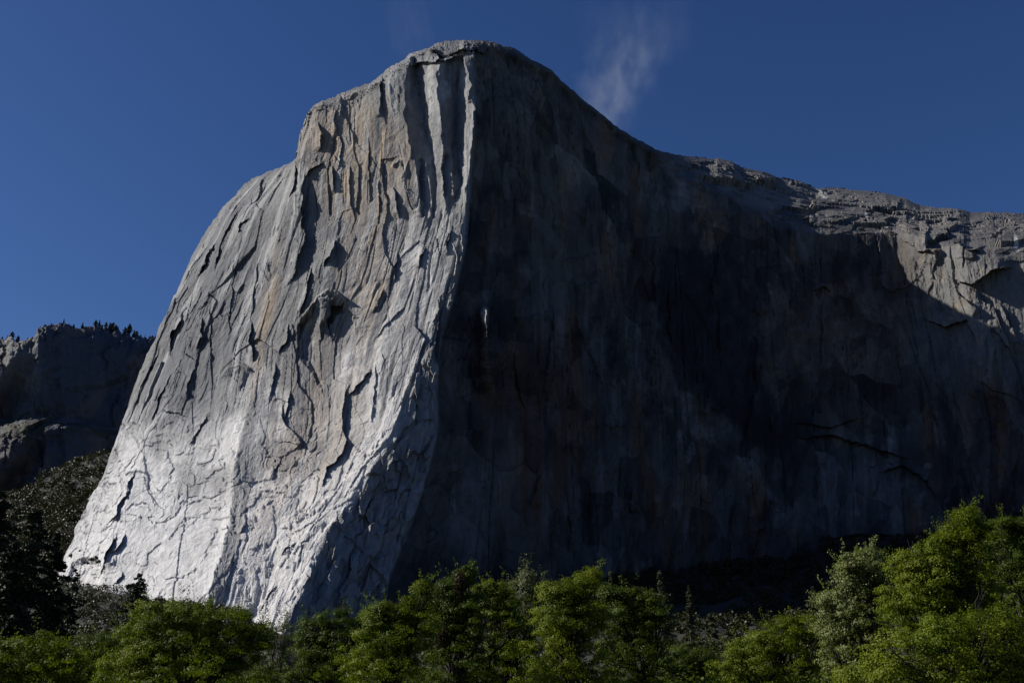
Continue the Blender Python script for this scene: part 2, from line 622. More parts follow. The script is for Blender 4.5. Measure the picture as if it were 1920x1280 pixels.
# buttress between the two noses: ribs catching light
add_line([(782, 690), (776, 730), (788, 760)], 9, 7, side=1)
add_line([(812, 620), (806, 680), (812, 740), (806, 800)], 6, 6, side=1)
add_line([(770, 830), (762, 870), (768, 905)], 7, 8, side=1)
add_line([(735, 860), (722, 890), (730, 930)], 7, 9, side=1)
add_line([(700, 930), (690, 960), (700, 990)], 7, 9, side=1)
add_line([(752, 900), (740, 950), (720, 1010)], 7, 8, side=1)
add_line([(628, 1020), (622, 1040), (616, 1062)], 9, 4, side=1)
add_line([(660, 1030), (664, 1060), (645, 1100), (634, 1140)], 16, 16, side=1, taper=.15)
add_line([(700, 1050), (690, 1090), (676, 1130)], 8, 9, side=1)
add_line([(845, 450), (856, 480), (850, 520)], 9, 6, side=1)
add_line([(862, 430), (868, 460), (862, 500)], 8, 6, side=1)
# pinnacle catching the sun on the shaded wall
add_poly([(900, 604), (898, 590), (903, 574), (914, 570), (922, 575), (926, 640), (924, 720), (905, 740)], 42, 13)
# right wall: arches, roofs, edge of the recess
add_line([(1210, 560), (1250, 650), (1290, 720), (1340, 765), (1420, 800)], 14, 40, side=-1, sharp=4)
add_line([(1490, 820), (1560, 816), (1640, 840), (1720, 862)], 10, 22, side=1, sharp=3)
add_line([(1640, 890), (1690, 872), (1740, 900), (1760, 940)], 9, 18, side=1, sharp=3)
add_line([(1480, 790), (1560, 800), (1620, 780)], 7, 20, side=1, sharp=3)
add_line([(1530, 1010), (1620, 1000), (1700, 1004)], 7, 12, side=1, sharp=3)
add_line([(1525, 545), (1545, 535), (1560, 545)], 8, 8, side=1)
add_line([(1410, 1040), (1420, 1000), (1440, 980)], 8, 20, side=1, sharp=2)
# lit right end: broken towers and roofs
add_line([(1735, 405), (1740, 430), (1735, 465), (1775, 470)], 26, 24, side=-1, sharp=2)
add_line([(1700, 430), (1750, 424)], 8, 8, side=1)
add_line([(1690, 450), (1720, 470), (1745, 468)], 12, 14, side=1)
add_line([(1780, 520), (1820, 530), (1850, 510), (1905, 494)], 20, 26, side=1, sharp=2.5)
add_line([(1790, 540), (1830, 580), (1838, 590)], 12, 14, side=-1)
add_line([(1740, 500), (1752, 540), (1765, 590)], 9, 14, side=1)
add_line([(1715, 590), (1770, 612), (1812, 600), (1835, 650)], 12, 22, side=1)
add_line([(1850, 600), (1880, 640), (1905, 680)], 9, 14, side=1)
add_line([(1870, 560), (1900, 620), (1930, 660)], 8, 16, side=-1)
# low ledges on the lit brow
for (xa, ya, xb, yb, hh) in [(1270, 300, 1420, 322, 9), (1330, 312, 1470, 352, 16), (1380, 318, 1455, 342, 12), (1440, 350, 1600, 382, 9), (1470, 395, 1540, 400, 9),
                             (1555, 372, 1640, 380, 12), (1620, 384, 1700, 392, 9), (1660, 400, 1730, 410, 8),
                             (1700, 392, 1800, 398, 8), (1780, 410, 1870, 420, 10), (1820, 430, 1940, 425, 9),
                             (1400, 366, 1500, 372, 6), (1520, 350, 1560, 360, 8), (1770, 450, 1850, 462, 10), (1540, 405, 1640, 398, 7)]:
    add_line([(xa, ya), ((xa + xb) / 2, (ya + yb) / 2 + 3), (xb, yb)], hh, 11, side=1, sharp=2)
rr_ = random.Random(77)
for i in range(46):
    xa = rr_.uniform(905, 1900)
    ya = rr_.uniform(330, 980)
    Ln = rr_.uniform(40, 170)
    lean = rr_.uniform(-.25, .25)
    pts_ = [(xa + lean * Ln * k / 3 + rr_.uniform(-6, 6), ya + Ln * k / 3) for k in range(4)]
    add_line(pts_, rr_.uniform(3, 9), rr_.uniform(8, 26), side=rr_.choice((-1, 1)), sharp=2)
for i in range(26):
    xa = rr_.uniform(920, 1880)
    ya = rr_.uniform(420, 980)
    Ln = rr_.uniform(30, 110)
    pts_ = [(xa, ya), (xa + Ln * .4, ya - rr_.uniform(-4, 14)), (xa + Ln, ya + rr_.uniform(-12, 22))]
    add_line(pts_, rr_.uniform(3, 8), rr_.uniform(8, 20), side=-1, sharp=2)
print("features", time.time() - _T0)

# --- broken relief: plates at four sizes
wx = fbm(A / 85, B / 200, 11, 3) * 18
wy = fbm(A / 70, B / 90, 21, 3) * 30
wx2 = fbm(A / 20, B / 60, 31, 3) * 3.0
wy2 = fbm(A / 16, B / 24, 41, 3) * 4
# where the wall is rough / smooth
xE = np.interp(PYg, [p[0] for p in LINES[5]], [p[1] for p in LINES[5]])
xD = np.interp(PYg, [p[0] for p in LINES[4]], [p[1] for p in LINES[4]])
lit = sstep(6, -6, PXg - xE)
butt = sstep(-12, 4, PXg - xD) * lit * sstep(480, 560, PYg)   # broken buttress between the two edges
slab = sstep(700, 880, PYg) * lit * (1 - butt)           # low slabs: smoother
upperR = sstep(1225, 1330, PXg)
low = (1 - 0.55 * slab)
rt = upperR * sstep(760, 620, PYg) * sstep(1640, 1720, PXg)
amp = np.where(lit > 0.5, low, 0.5) + 0.5 * rt
mk1 = 0.35 + 0.9 * sstep(-.2, .25, fbm(A / 120, B / 160, 65, 3))
p1, e1 = plates((A + wx + B * .08) / 58, (B + wy) / 190, 3, .55, 0.2, 0.2)
disp = 5.2 * p1 * amp * mk1
mk2 = 0.15 + 1.1 * sstep(-.1, .3, fbm(A / 90, B / 100, 63, 3))
p2, e2 = plates((A + wx * .5 + wx2 + B * .05) / 22, (B + wy * .5 + wy2) / 85, 5, .5, 0.2, 0.2)
disp += 2.1 * p2 * amp * mk2
rough_mask = 0.15 + 1.1 * sstep(-.1, .3, fbm(A / 45, B / 60, 61, 4))
p3, e3 = plates((A + wx2 * .8) / 9.0, (B + wy2 * 1.2) / 34.0, 9, .6, .15, .2)
disp += 1.1 * p3 * amp * rough_mask * (1 - .6 * slab)
p4, e4 = plates((A + wx2 * .5) / 4.0, (B + wy2) / 12, 13, .6, 0, .2)
disp += 0.42 * p4 * np.maximum(amp, .5) * rough_mask * (1 - .6 * slab)
# joints: long thin cracks down the fall line
for (sa, sb, sd_, dep, wdt) in ((30, 420, 801, 2.6, .04), (17, 260, 811, 1.7, .06), (9, 150, 821, .9, .10)):
    cn = np.abs(fbm(A / sa + B * .002, B / sb, sd_, 2))
    pres = sstep(.0, .25, fbm(A / (sa * 2.2), B / (sb * .45), sd_ + 5, 3))
    disp -= dep * sstep(wdt, 0, cn) * pres * (1 - .96 * slab)
# flutes running down the fall line and general lumps
disp += 2.6 * fbm(A / 40, B / 330, 71, 3) * (1 - .6 * slab) * np.maximum(amp, .6)
disp += 0.8 * fbm(A / 9, B / 110, 75, 3) * (1 - .7 * slab)
disp += 5.0 * fbm(A / 150, B / 170, 77, 3)
disp += 1.0 * fbm(A / 18, B / 24, 79, 4) * rough_mask
disp += 0.45 * fbm(A / 5, B / 8, 83, 3)
# exfoliation: shallow onion-skin scallops on the slabs
for (fa, fb, fs_, kk, am) in ((70, 95, 861, 4.0, 1.4), (26, 36, 871, 3.0, .8), (11, 15, 881, 3.0, .45)):
    q_ = fbm(A / fa, B / fb, fs_, 3) * kk + B / fb * .6 - A / fa * .35
    q_ = q_ - np.floor(q_)
    saw = np.where(q_ < .93, q_ / .93, (1 - q_) / .07)
    mk_ = sstep(-.12, .22, fbm(A / (fa * 1.1), B / (fb * .8), fs_ + 4, 3))
    disp += am * saw * mk_ * (.30 * lit + .70 * slab)
# buttress: its own broken blocks
pb_, eb_ = plates((PXg + wx2 * 2) / 34, (PYg + .9 * PXg + wy2 * 2) / 60, 27, .9, .3, 0)
disp += butt * 7 * pb_
pb_, eb_ = plates((PXg + wx2 * 2) / 13, (PYg + .9 * PXg + wy2 * 2) / 24, 29, .9, .2, 0)
disp += butt * 2.6 * pb_ + butt * 1.6 * fbm(PXg / 12, PYg / 30, 33, 3)
# scalloped scars on the slabs
sc = ridged((A + wx) / 30 + B / 70, (B + wy) / 34 - A / 80, 131, 4)
disp -= slab * 1.5 * sstep(.45, .56, sc)
# horizontal benches on the lying-back brow at the right
rimw = sstep(34, 8, PYg - ysky[None, :]) * (1 - upperR) * (.15 + .85 * sstep(540, 600, PXg))
pr, er = plates((A + wx2 * 3) / 22, (B + wy2 * 2 + A * .25) / 9, 15, .9, 0, .5)
disp += rimw * 5.5 * pr
pr, er = plates((A + wx2) / 8, (B + wy2 + A * .25) / 4, 17, .9, 0, .5)
disp += rimw * 2.2 * pr
bench = sstep(1.0, 0.55, (PYg - np.interp(PXg, SX, SY)) / np.interp(PXg, [1200, 1450, 1700, 1900], [30, 95, 90, 110])) * upperR
hb = (B + fbm(A / 60, B / 20, 141, 4) * 22) / 17.0
disp = disp * (1 - .85 * bench)
As = A + (PYg - np.interp(PXg, SX, SY)) * 0.6
Bs = (PYg - np.interp(PXg, SX, SY)) + fbm(A / 90, B / 30, 141, 4) * 16 + A * .05
pb, eb = plates((As + wx) / 85, (Bs + wy * .35 + As * .06) / 20, 19, .6, .2, .4)
disp += bench * 8 * pb
pb, eb = plates((As + wx2 * 3) / 26, (Bs + wy2 * 1.5 - As * .08) / 8, 23, .7, .1, .3)
disp += bench * 2.0 * pb * sstep(-.2, .3, fbm(As / 60, Bs / 25, 39, 3)) + bench * .8 * fbm(As / 14, Bs / 6, 35, 3)
disp += (1 - bench) * 0.0
disp *= sstep(-.01, .02, t[:, None])
off_m = off
D = D0 - off_m
X0, Y0, Zz = world_pt(PXg, PYg, D)


# outward direction from the smooth base
def smooth2(F, k):
    F = F.copy()
    for ax in (0, 1):
        for _ in range(2):
            c = np.cumsum(np.concatenate([np.repeat(np.take(F, [0], ax), k, ax), F, np.repeat(np.take(F, [-1], ax), k, ax)], ax), ax)
            n = F.shape[ax]
            hi = np.take(c, np.arange(2 * k, 2 * k + n), ax)
            lo = np.take(c, np.arange(0, n), ax)
            F = (hi - lo) / (2 * k)
    return F


Xb, Yb_, Zb = world_pt(PXg, PYg, smooth2(D0, 14))
P = np.stack([Xb, Yb_, Zb], -1)
dr = np.gradient(P, axis=0)
dc = np.gradient(P, axis=1)
N = np.cross(dr, dc)
N /= np.linalg.norm(N, axis=-1, keepdims=True) + 1e-9
N[N[..., 1] > 0] *= -1
N[..., 1] = np.minimum(N[..., 1], -0.35)
N[..., 2] = np.clip(N[..., 2], -.1, .75)
N /= np.linalg.norm(N, axis=-1, keepdims=True)
edge = sstep(0, .02, t[:, None]) * 0.4 + 0.6
calm = 1 - 0.75 * np.clip(sstep(752, 775, PXg) * sstep(900, 885, PXg) * sstep(95, 120, PYg) * sstep(400, 300, PYg), 0, 1)
edge = edge * calm
V = np.stack([X0, Y0, Zz], -1) + N * (disp * edge)[..., None]
print("disp", time.time() - _T0)

# --- rock colour (mineral stain, lichen and water streaks; sun and shade painted in too)
c_grey = np.array([.265, .265, .262])
c_pale = np.array([.71, .70, .685])
c_dark = np.array([.13, .135, .15])
c_tan = np.array([.46, .34, .22])
c_blk = np.array([.045, .047, .055])
c_brown = np.array([.14, .095, .06])


def blend(c, tgt, w):
    return c + (tgt - c) * np.clip(w, 0, 1)[..., None]


def spot(px, py, rx, ry, rot=0.0, pw=1.0):
    ca, sa = math.cos(rad(rot)), math.sin(rad(rot))
    dx = PXg - px
    dy = PYg - py
    q = ((dx * ca + dy * sa) / rx) ** 2 + ((-dx * sa + dy * ca) / ry) ** 2
    return np.exp(-q ** pw)


nb = fbm(A / 55, B / 75, 501, 5)
ns = fbm(A / 7.5, B / 210, 511, 4)
ns2 = fbm(A / 2.6, B / 120, 521, 3)
nm = fbm(A / 18, B / 22, 531, 4)
col = np.broadcast_to(c_grey, PXg.shape + (3,)).copy()
col = blend(col, c_pale, sstep(690, 880, PYg + 0.30 * (PXg - 500) + nb * 200) * .9)
col = blend(col, c_pale, np.clip(spot(770, 560, 90, 190, 20) * .9, 0, 1) * (0.7 + .6 * nb))
# darker upper-left shoulder
wsh = np.clip(spot(400, 560, 110, 190, 22, 2), 0, 1)
col = blend(col, c_dark * 1.25, wsh * (0.75 + .8 * nb))
col = blend(col, c_dark * 1.2, spot(600, 650, 36, 90, 10, 2) * .7)
col = blend(col, c_dark * 1.3, spot(350, 720, 70, 90, 30, 2) * .55)
def patch(poly, soft, seed, wob=10):
    Xw = PXg + fbm(PXg / 40, PYg / 40, seed, 4) * wob * 2
    Yw = PYg + fbm(PXg / 40, PYg / 40, seed + 7, 4) * wob * 2
    d_, _a = seg_dist(Xw, Yw, poly + [poly[0]])
    d_ = np.where(inpoly(Xw, Yw, poly), np.abs(d_), -np.abs(d_))
    return sstep(-soft, soft, d_)


col = blend(col, np.array([.125, .127, .138]), patch([(440, 372), (552, 395), (548, 540), (486, 600), (470, 690), (400, 705), (382, 770), (300, 815), (262, 770), (305, 640), (372, 480)], 22, 731) * (.62 + .9 * ns + .5 * nm) * lit)
col = blend(col, np.array([.16, .16, .165]), patch([(556, 600), (602, 560), (606, 700), (612, 752), (575, 800), (530, 700)], 12, 735) * .75)
col = blend(col, np.array([.24, .24, .24]), patch([(486, 740), (640, 770), (650, 850), (580, 905), (480, 880)], 16, 739) * (.6 + .5 * nm))
col = blend(col, np.array([.15, .15, .16]), patch([(735, 165), (772, 160), (786, 410), (742, 415)], 8, 743) * (.5 + .6 * ns))
col = blend(col, np.array([.17, .17, .175]), patch([(572, 215), (612, 215), (625, 420), (566, 430)], 10, 747) * (.5 + .7 * ns))
col = blend(col, np.array([.18, .18, .185]), patch([(600, 430), (740, 430), (660, 520), (560, 600), (540, 520)], 20, 751) * (.5 + .9 * ns))
col = col * (1 - .17 * sstep(800, 640, PYg))[..., None]
# grey strip
strip = sstep(-2, 2, PXg - np.interp(PYg, [700, 772, 860, 914, 987, 1034, 1130], [478, 459, 444, 439, 429, 418, 391])) * \
    sstep(2, -2, PXg - np.interp(PYg, [700, 786, 896, 987, 1060, 1130], [484, 478, 475, 457, 443, 424])) * sstep(600, 800, PYg)
col = blend(col, np.array([.30, .30, .295]), strip * .8)
# tan and ochre stains on the headwall, drawn down the fall line
wt = spot(685, 310, 100, 120, 0, 2) * (0.5 + 1.2 * ns + .4 * nb) + spot(620, 250, 60, 70) * .3
wt += spot(690, 520, 45, 90, 0, 1.5) * (.55 + 1.1 * ns)
wt += spot(500, 600, 14, 120, 9) * (.8 + ns) + spot(760, 850, 26, 60, 20) * .6 + spot(610, 780, 90, 260, 25) * .28 * (1 + 1.5 * ns)
col = blend(col, c_tan, wt * 1.0 * lit)
col = blend(col, np.array([.50, .50, .49]), sstep(.1, .45, fbm(A / 10, B / 130, 581, 4)) * .55 * lit * (1 - slab))
# dark water streaks
wk = sstep(.08, .4, ns) * (0.75 - .5 * slab) + sstep(.15, .5, ns2) * (.4 - .2 * slab)
col = blend(col, c_dark, wk * lit * (1 - .6 * sstep(760, 900, PYg)))
col = blend(col, c_dark * 1.3, sstep(.25, .6, nm + .4 * nb) * .5 * lit * (1 - .5 * slab))
col = blend(col, np.array([.25, .248, .245]), butt * .85)  # half shade of the buttress put into its colour
# darker along the cracks
crk = sstep(.02, .0, e2) * .4 + sstep(.015, 0, e1) * .3
col = blend(col, c_dark * .7, crk * (1 - .3 * slab) * sstep(-.3, .3, nm))
# shaded face: grey rock with shade painted in, plus black, blue-grey and brown streaks
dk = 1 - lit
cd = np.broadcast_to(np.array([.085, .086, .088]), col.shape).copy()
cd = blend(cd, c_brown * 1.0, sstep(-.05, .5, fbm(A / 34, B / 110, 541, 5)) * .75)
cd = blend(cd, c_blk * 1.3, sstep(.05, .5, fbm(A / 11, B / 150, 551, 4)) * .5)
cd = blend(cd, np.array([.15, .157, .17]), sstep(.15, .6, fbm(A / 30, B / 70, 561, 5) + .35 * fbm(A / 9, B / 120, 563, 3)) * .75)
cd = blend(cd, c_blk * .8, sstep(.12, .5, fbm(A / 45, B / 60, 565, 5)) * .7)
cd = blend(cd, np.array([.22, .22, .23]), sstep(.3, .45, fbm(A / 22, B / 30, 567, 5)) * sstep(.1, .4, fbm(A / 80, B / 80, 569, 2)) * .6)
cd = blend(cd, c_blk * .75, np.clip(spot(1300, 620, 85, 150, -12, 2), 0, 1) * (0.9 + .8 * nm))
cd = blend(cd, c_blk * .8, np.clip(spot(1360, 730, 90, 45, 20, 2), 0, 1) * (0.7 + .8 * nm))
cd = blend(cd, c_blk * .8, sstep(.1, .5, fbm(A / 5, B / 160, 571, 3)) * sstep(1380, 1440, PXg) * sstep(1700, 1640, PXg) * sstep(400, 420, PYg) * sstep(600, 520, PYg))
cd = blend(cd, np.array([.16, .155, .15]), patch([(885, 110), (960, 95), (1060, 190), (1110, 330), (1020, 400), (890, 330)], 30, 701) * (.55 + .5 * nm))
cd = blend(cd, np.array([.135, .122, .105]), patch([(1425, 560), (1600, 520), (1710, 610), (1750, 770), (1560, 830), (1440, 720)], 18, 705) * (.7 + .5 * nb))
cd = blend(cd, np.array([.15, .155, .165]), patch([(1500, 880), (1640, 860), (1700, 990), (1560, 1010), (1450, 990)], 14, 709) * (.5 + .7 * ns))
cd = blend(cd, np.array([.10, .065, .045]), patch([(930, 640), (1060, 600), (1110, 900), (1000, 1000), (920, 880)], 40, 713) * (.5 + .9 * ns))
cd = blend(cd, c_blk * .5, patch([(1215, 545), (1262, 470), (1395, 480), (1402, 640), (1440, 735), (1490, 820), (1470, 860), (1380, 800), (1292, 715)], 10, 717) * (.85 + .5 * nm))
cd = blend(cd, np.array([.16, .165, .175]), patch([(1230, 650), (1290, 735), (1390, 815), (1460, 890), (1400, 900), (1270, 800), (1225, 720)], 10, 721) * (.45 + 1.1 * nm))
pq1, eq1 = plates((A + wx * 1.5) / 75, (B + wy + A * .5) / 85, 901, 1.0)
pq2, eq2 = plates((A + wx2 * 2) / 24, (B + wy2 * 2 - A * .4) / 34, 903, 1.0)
cd = cd * np.clip(1 + .3 * p1 + .25 * p2 + .12 * p3 + .55 * pq1 + .4 * pq2, .35, 1.9)[..., None]  # facet shading painted on, since the relief hardly shows in shade
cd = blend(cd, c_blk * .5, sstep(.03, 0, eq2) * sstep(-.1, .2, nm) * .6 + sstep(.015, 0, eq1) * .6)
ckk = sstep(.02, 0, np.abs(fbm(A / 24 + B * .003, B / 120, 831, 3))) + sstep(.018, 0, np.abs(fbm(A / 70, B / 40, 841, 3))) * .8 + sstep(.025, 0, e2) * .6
cd = blend(cd, c_blk * .45, ckk * sstep(-.15, .2, fbm(A / 50, B / 60, 847, 3)) * .8)  # shade in joints and cracks drawn in as dark colour
cd = cd * np.array([.84, .77, .70])  # whole wall colour lowered again to deepen its shade
litR = upperR * np.clip(sstep(1640, 1760, PXg) * sstep(760, 640, PYg) + bench, 0, 1)  # mask for sunlight painted as paler rock on right end and brow
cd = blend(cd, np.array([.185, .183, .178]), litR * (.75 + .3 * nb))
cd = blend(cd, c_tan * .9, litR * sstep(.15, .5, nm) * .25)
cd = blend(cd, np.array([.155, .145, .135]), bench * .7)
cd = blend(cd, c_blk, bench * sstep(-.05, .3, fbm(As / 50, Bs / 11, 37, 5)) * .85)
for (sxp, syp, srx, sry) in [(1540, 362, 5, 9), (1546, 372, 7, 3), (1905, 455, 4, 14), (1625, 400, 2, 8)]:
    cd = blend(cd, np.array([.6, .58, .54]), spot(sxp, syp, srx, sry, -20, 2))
cd = blend(cd, np.array([.45, .44, .42]), spot(907, 590, 7, 16, 0, 2) * .8)  # sun on the pinnacle painted in as a pale patch
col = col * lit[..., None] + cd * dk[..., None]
# darker band along the top edge
topb = sstep(15, 3, PYg - ysky[None, :]) * (.7 + .6 * nm)
col = blend(col, c_dark * .7, topb * .75)
col = np.clip(col, .02, .8)

# --- the plateau behind the rim
NB = 14
back = []
for j in range(NB, 0, -1):
    f = (j / NB) ** 1.6
    q = V[0].copy()
    q[:, 1] += 900 * f
    q[:, 2] -= 60 * f + 6 * np.minimum(j, 2)
    q[:, 0] += 40 * f
    q[:, 2] = np.maximum(q[:, 2], -20)
    back.append(q)
VV = np.concatenate([np.stack(back), V], 0)
CC = np.concatenate([np.repeat(col[:1] * .8, NB, 0), col], 0)
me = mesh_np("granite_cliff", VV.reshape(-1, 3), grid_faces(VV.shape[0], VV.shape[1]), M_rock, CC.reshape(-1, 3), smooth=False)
cliff = link("granite_cliff", me, kind="structure", label="huge pale granite monolith, its left face sunlit and its right face in deep shade", cat="cliff")
print("cliff", time.time() - _T0, len(me.vertices))

# ================================================================== far cliff on the left
def simple_cliff(name, sky, xs, ys_b, depth_fn, ampl, seed, mat, colfn, nr, depth_back, label):
    CXf = np.array(xs)
    sk_ = np.interp(CXf, [p[0] for p in sky], [p[1] for p in sky]) + fbm(CXf / 10.0, CXf * 0, seed, 5) * 9
    tt_ = np.linspace(0, 1, nr)
    X = np.repeat(CXf[None, :], nr, 0)
    Y = sk_[None, :] + (ys_b - sk_[None, :]) * tt_[:, None]
    D = depth_fn(X, Y, Y - sk_[None, :])
    x, y, z = world_pt(X, Y, D)
    a, b = x, z
    w = fbm(a / 110, b / 120, seed + 1, 4) * 50
    p, e = plates((a + w) / 90, (b + w) / 260, seed + 2, .9, .1, .3)
    d = ampl * 9 * p
    p, e2_ = plates((a + w) / 34, (b + w * .7) / 95, seed + 3, .9, .1, .4)
    d += ampl * 5 * p
    p, e3_ = plates((a + w * .5) / 13, (b + w * .4) / 32, seed + 4, .9, .1, .3)
    d += ampl * 2.2 * p
    d += ampl * 16 * fbm(a / 150, b / 260, seed + 5, 5)
    d += ampl * 4 * fbm(a / 25, b / 20, seed + 6, 5)
    d *= sstep(-.02, .03, tt_[:, None])
    y2 = y - d
    c = colfn(X, Y, a, b, e2_)
    V_ = np.stack([x, y2, z + d * .1], -1)
    bk = []
    for j in range(8, 0, -1):
        q = V_[0].copy()
        q[:, 1] += depth_back * (j / 8) ** 1.5
        q[:, 2] -= 40 * (j / 8)
        bk.append(q)
    VV_ = np.concatenate([np.stack(bk), V_], 0)
    CC_ = np.concatenate([np.repeat(c[:1], 8, 0), c], 0)
    m_ = mesh_np(name, VV_.reshape(-1, 3), grid_faces(VV_.shape[0], VV_.shape[1]), mat, CC_.reshape(-1, 3))
    link(name, m_, kind="structure", label=label, cat="cliff")
    return CXf, V_


FSKY = [(-400, 660), (-60, 634), (0, 632), (25, 636), (50, 640), (62, 636), (80, 620), (100, 614), (125, 610), (160, 612), (200, 616), (230, 622), (250, 630),
        (270, 634), (300, 636), (420, 650)]


def far_depth(X, Y, dd):
    base = np.interp(X, [-400, -60, 20, 78, 120, 200, 420], [2300, 2330, 2300, 2262, 2300, 2450, 2700])
    # benches: vegetated ledge low down
    D_ = base + 60 * np.clip(1 - dd / 35, 0, 1) ** 1.5
    led = np.interp(X, [-400, 0, 50, 110, 170, 230, 420], [800, 800, 790, 785, 790, 815, 830])
    D_ = D_ - 90 * sstep(-14, 14, Y - led) - 40 * sstep(620, 900, Y)
    D_ = D_ - 55 * np.clip(np.sin((X + 0.6 * (Y - 640)) / 31.0) ** 2 * sstep(95, 20, X), 0, 1)
    return D_


def far_col(X, Y, a, b, e):
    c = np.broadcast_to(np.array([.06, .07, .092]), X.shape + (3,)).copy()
    n = fbm(a / 60, b / 90, 611, 4)
    c = blend(c, np.array([.07, .07, .08]), sstep(0, .5, n) * .7)
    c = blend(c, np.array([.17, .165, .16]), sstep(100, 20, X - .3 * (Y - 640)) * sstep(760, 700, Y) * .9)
    c = blend(c, np.array([.16, .12, .10]), sstep(.1, .5, fbm(a / 30, b / 120, 617, 3)) * .5)
    led = np.interp(X, [0, 50, 110, 170, 230], [800, 790, 785, 790, 815])
    c = blend(c, np.array([.05, .05, .03]), np.exp(-((Y - led - 6) / 22) ** 2) * sstep(-.3, .1, fbm(a / 20, b / 16, 619, 4)))
    return c


M_far = rock_material("far_granite", 0.5, 0.45)
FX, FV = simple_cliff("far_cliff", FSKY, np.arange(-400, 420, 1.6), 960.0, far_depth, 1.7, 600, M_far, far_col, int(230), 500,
                      "dark shaded cliff with pines along its rim, behind the left edge of the pale monolith")

# ================================================================== ground
M_ground = plain_material("meadow_soil", (.05, .06, .025), (.09, .085, .045), 0.4)
M_talus = plain_material("talus", (.012, .015, .008), (.034, .032, .024), 0.3)

gx = np.array([-20000, -6000, -2500, -1500, -900, -500, -250, -100, 0, 100, 250, 500, 900, 1500, 2500, 6000, 20000], float)
gy = np.array([-20000, -6000, -2000, -800, -300, -100, 0, 60, 120, 200, 300, 420, 700, 1200, 2500, 8000, 30000], float)
GX, GY = np.meshgrid(gx, gy)
GZ = -0.4 + 0.4 * np.clip(np.hypot(GX, GY) / 400, 0, 1) * 0
gm = mesh_np("ground", np.stack([GX, GY, GZ * 0.0], -1).reshape(-1, 3), grid_faces(*GX.shape)[:, ::-1], M_ground)
link("ground", gm, kind="structure", label="valley floor meadow under the trees", cat="ground")

# talus slope at the foot of the cliff
BASE = [(-500, 1010), (0, 1050), (100, 1092), (190, 1106), (300, 1130), (420, 1148), (500, 1175), (560, 1212), (640, 1200), (700, 1180), (850, 1150),
        (1000, 1120), (1150, 1090), (1250, 1075), (1350, 1062), (1440, 1055), (1500, 1052), (1535, 1032), (1545, 1018), (1640, 1012), (1750, 1010), (1950, 965),
        (2300, 930)]
bx = np.arange(-500, 2300, 6.0)
by = np.interp(bx, [p[0] for p in BASE], [p[1] for p in BASE])
bD = cliff_Y(np.clip(bx, 140, 2250), by) - 6
bD = np.where(bx < 140, bD + (140 - bx) * 0.25, bD)
BXw, BYw, BZw = world_pt(bx, by, bD)
NT_ = 90
tt = np.linspace(-0.12, 1, NT_)[:, None]
toeY = 430.0
TYw = BYw[None, :] + (toeY - BYw[None, :]) * tt
TXw = BXw[None, :] * (1 - 0.45 * np.clip(tt, 0, 1))
prof_ = np.where(tt > 0, (1 - np.clip(tt, 0, 1)) ** 2.0, 1 - tt * .6)
TZw = BZw[None, :] * prof_
TZw = TZw + fbm(TXw / 40, TYw / 40, 701, 5) * 9 * np.clip(tt * 6, 0, 1) * np.clip((1 - tt) * 3, 0, 1)
TZw = TZw - 1.5 * np.clip(tt - .97, 0, 1) * 30
tm = mesh_np("talus_slope", np.stack([TXw, TYw, TZw], -1).reshape(-1, 3), grid_faces(*TXw.shape), M_talus, smooth=True)
link("talus_slope", tm, kind="structure", label="rubble slope at the foot of the granite wall", cat="hillside")


def talus_pt(px, f):
    """a point of the talus: photo column of the top and fraction of the way down"""
    c = np.clip((np.asarray(px, float) + 500) / 6.0, 0, len(bx) - 1.001)
    r = np.clip((np.asarray(f, float) + 0.12) / 1.12 * (NT_ - 1), 0, NT_ - 1.001)
    ic = c.astype(int)
    ir = r.astype(int)
    fc = c - ic
    fr = r - ir
    o = []
    for G in (TXw, TYw, TZw):
        o.append((G[ir, ic] * (1 - fc) + G[ir, ic + 1] * fc) * (1 - fr) + (G[ir + 1, ic] * (1 - fc) + G[ir + 1, ic + 1] * fc) * fr)
    return o


# wooded spur behind the left corner
SP = [(-500, 960), (0, 938), (60, 915), (110, 880), (150, 862), (200, 850), (300, 840), (420, 850)]
sx_ = np.arange(-500, 420, 8.0)
sy_ = np.interp(sx_, [p[0] for p in SP], [p[1] for p in SP])
s1 = world_pt(sx_, sy_, np.full(len(sx_), 1900.0))
s0 = world_pt(sx_, np.full(len(sx_), 1120.0) + 0 * sx_, np.interp(sx_, [-500, 420], [1350.0, 1350.0]))
ts = np.linspace(-.25, 1, 60)[:, None]
SXw = s1[0][None] + (s0[0] - s1[0])[None] * ts
SYw = s1[1][None] + (s0[1] - s1[1])[None] * ts
SZw = s1[2][None] + (s0[2] - s1[2])[None] * np.clip(ts, 0, 1) + np.where(ts < 0, ts * 60, 0)
SZw = SZw + fbm(SXw / 70, SYw / 70, 711, 4) * 26 * np.clip(ts * 5, 0.2, 1)
sm = mesh_np("wooded_spur", np.stack([SXw, SYw, SZw], -1).reshape(-1, 3), grid_faces(*SXw.shape), M_talus, smooth=True)
link("wooded_spur", sm, kind="structure", label="steep spur below the far cliff", cat="hillside")

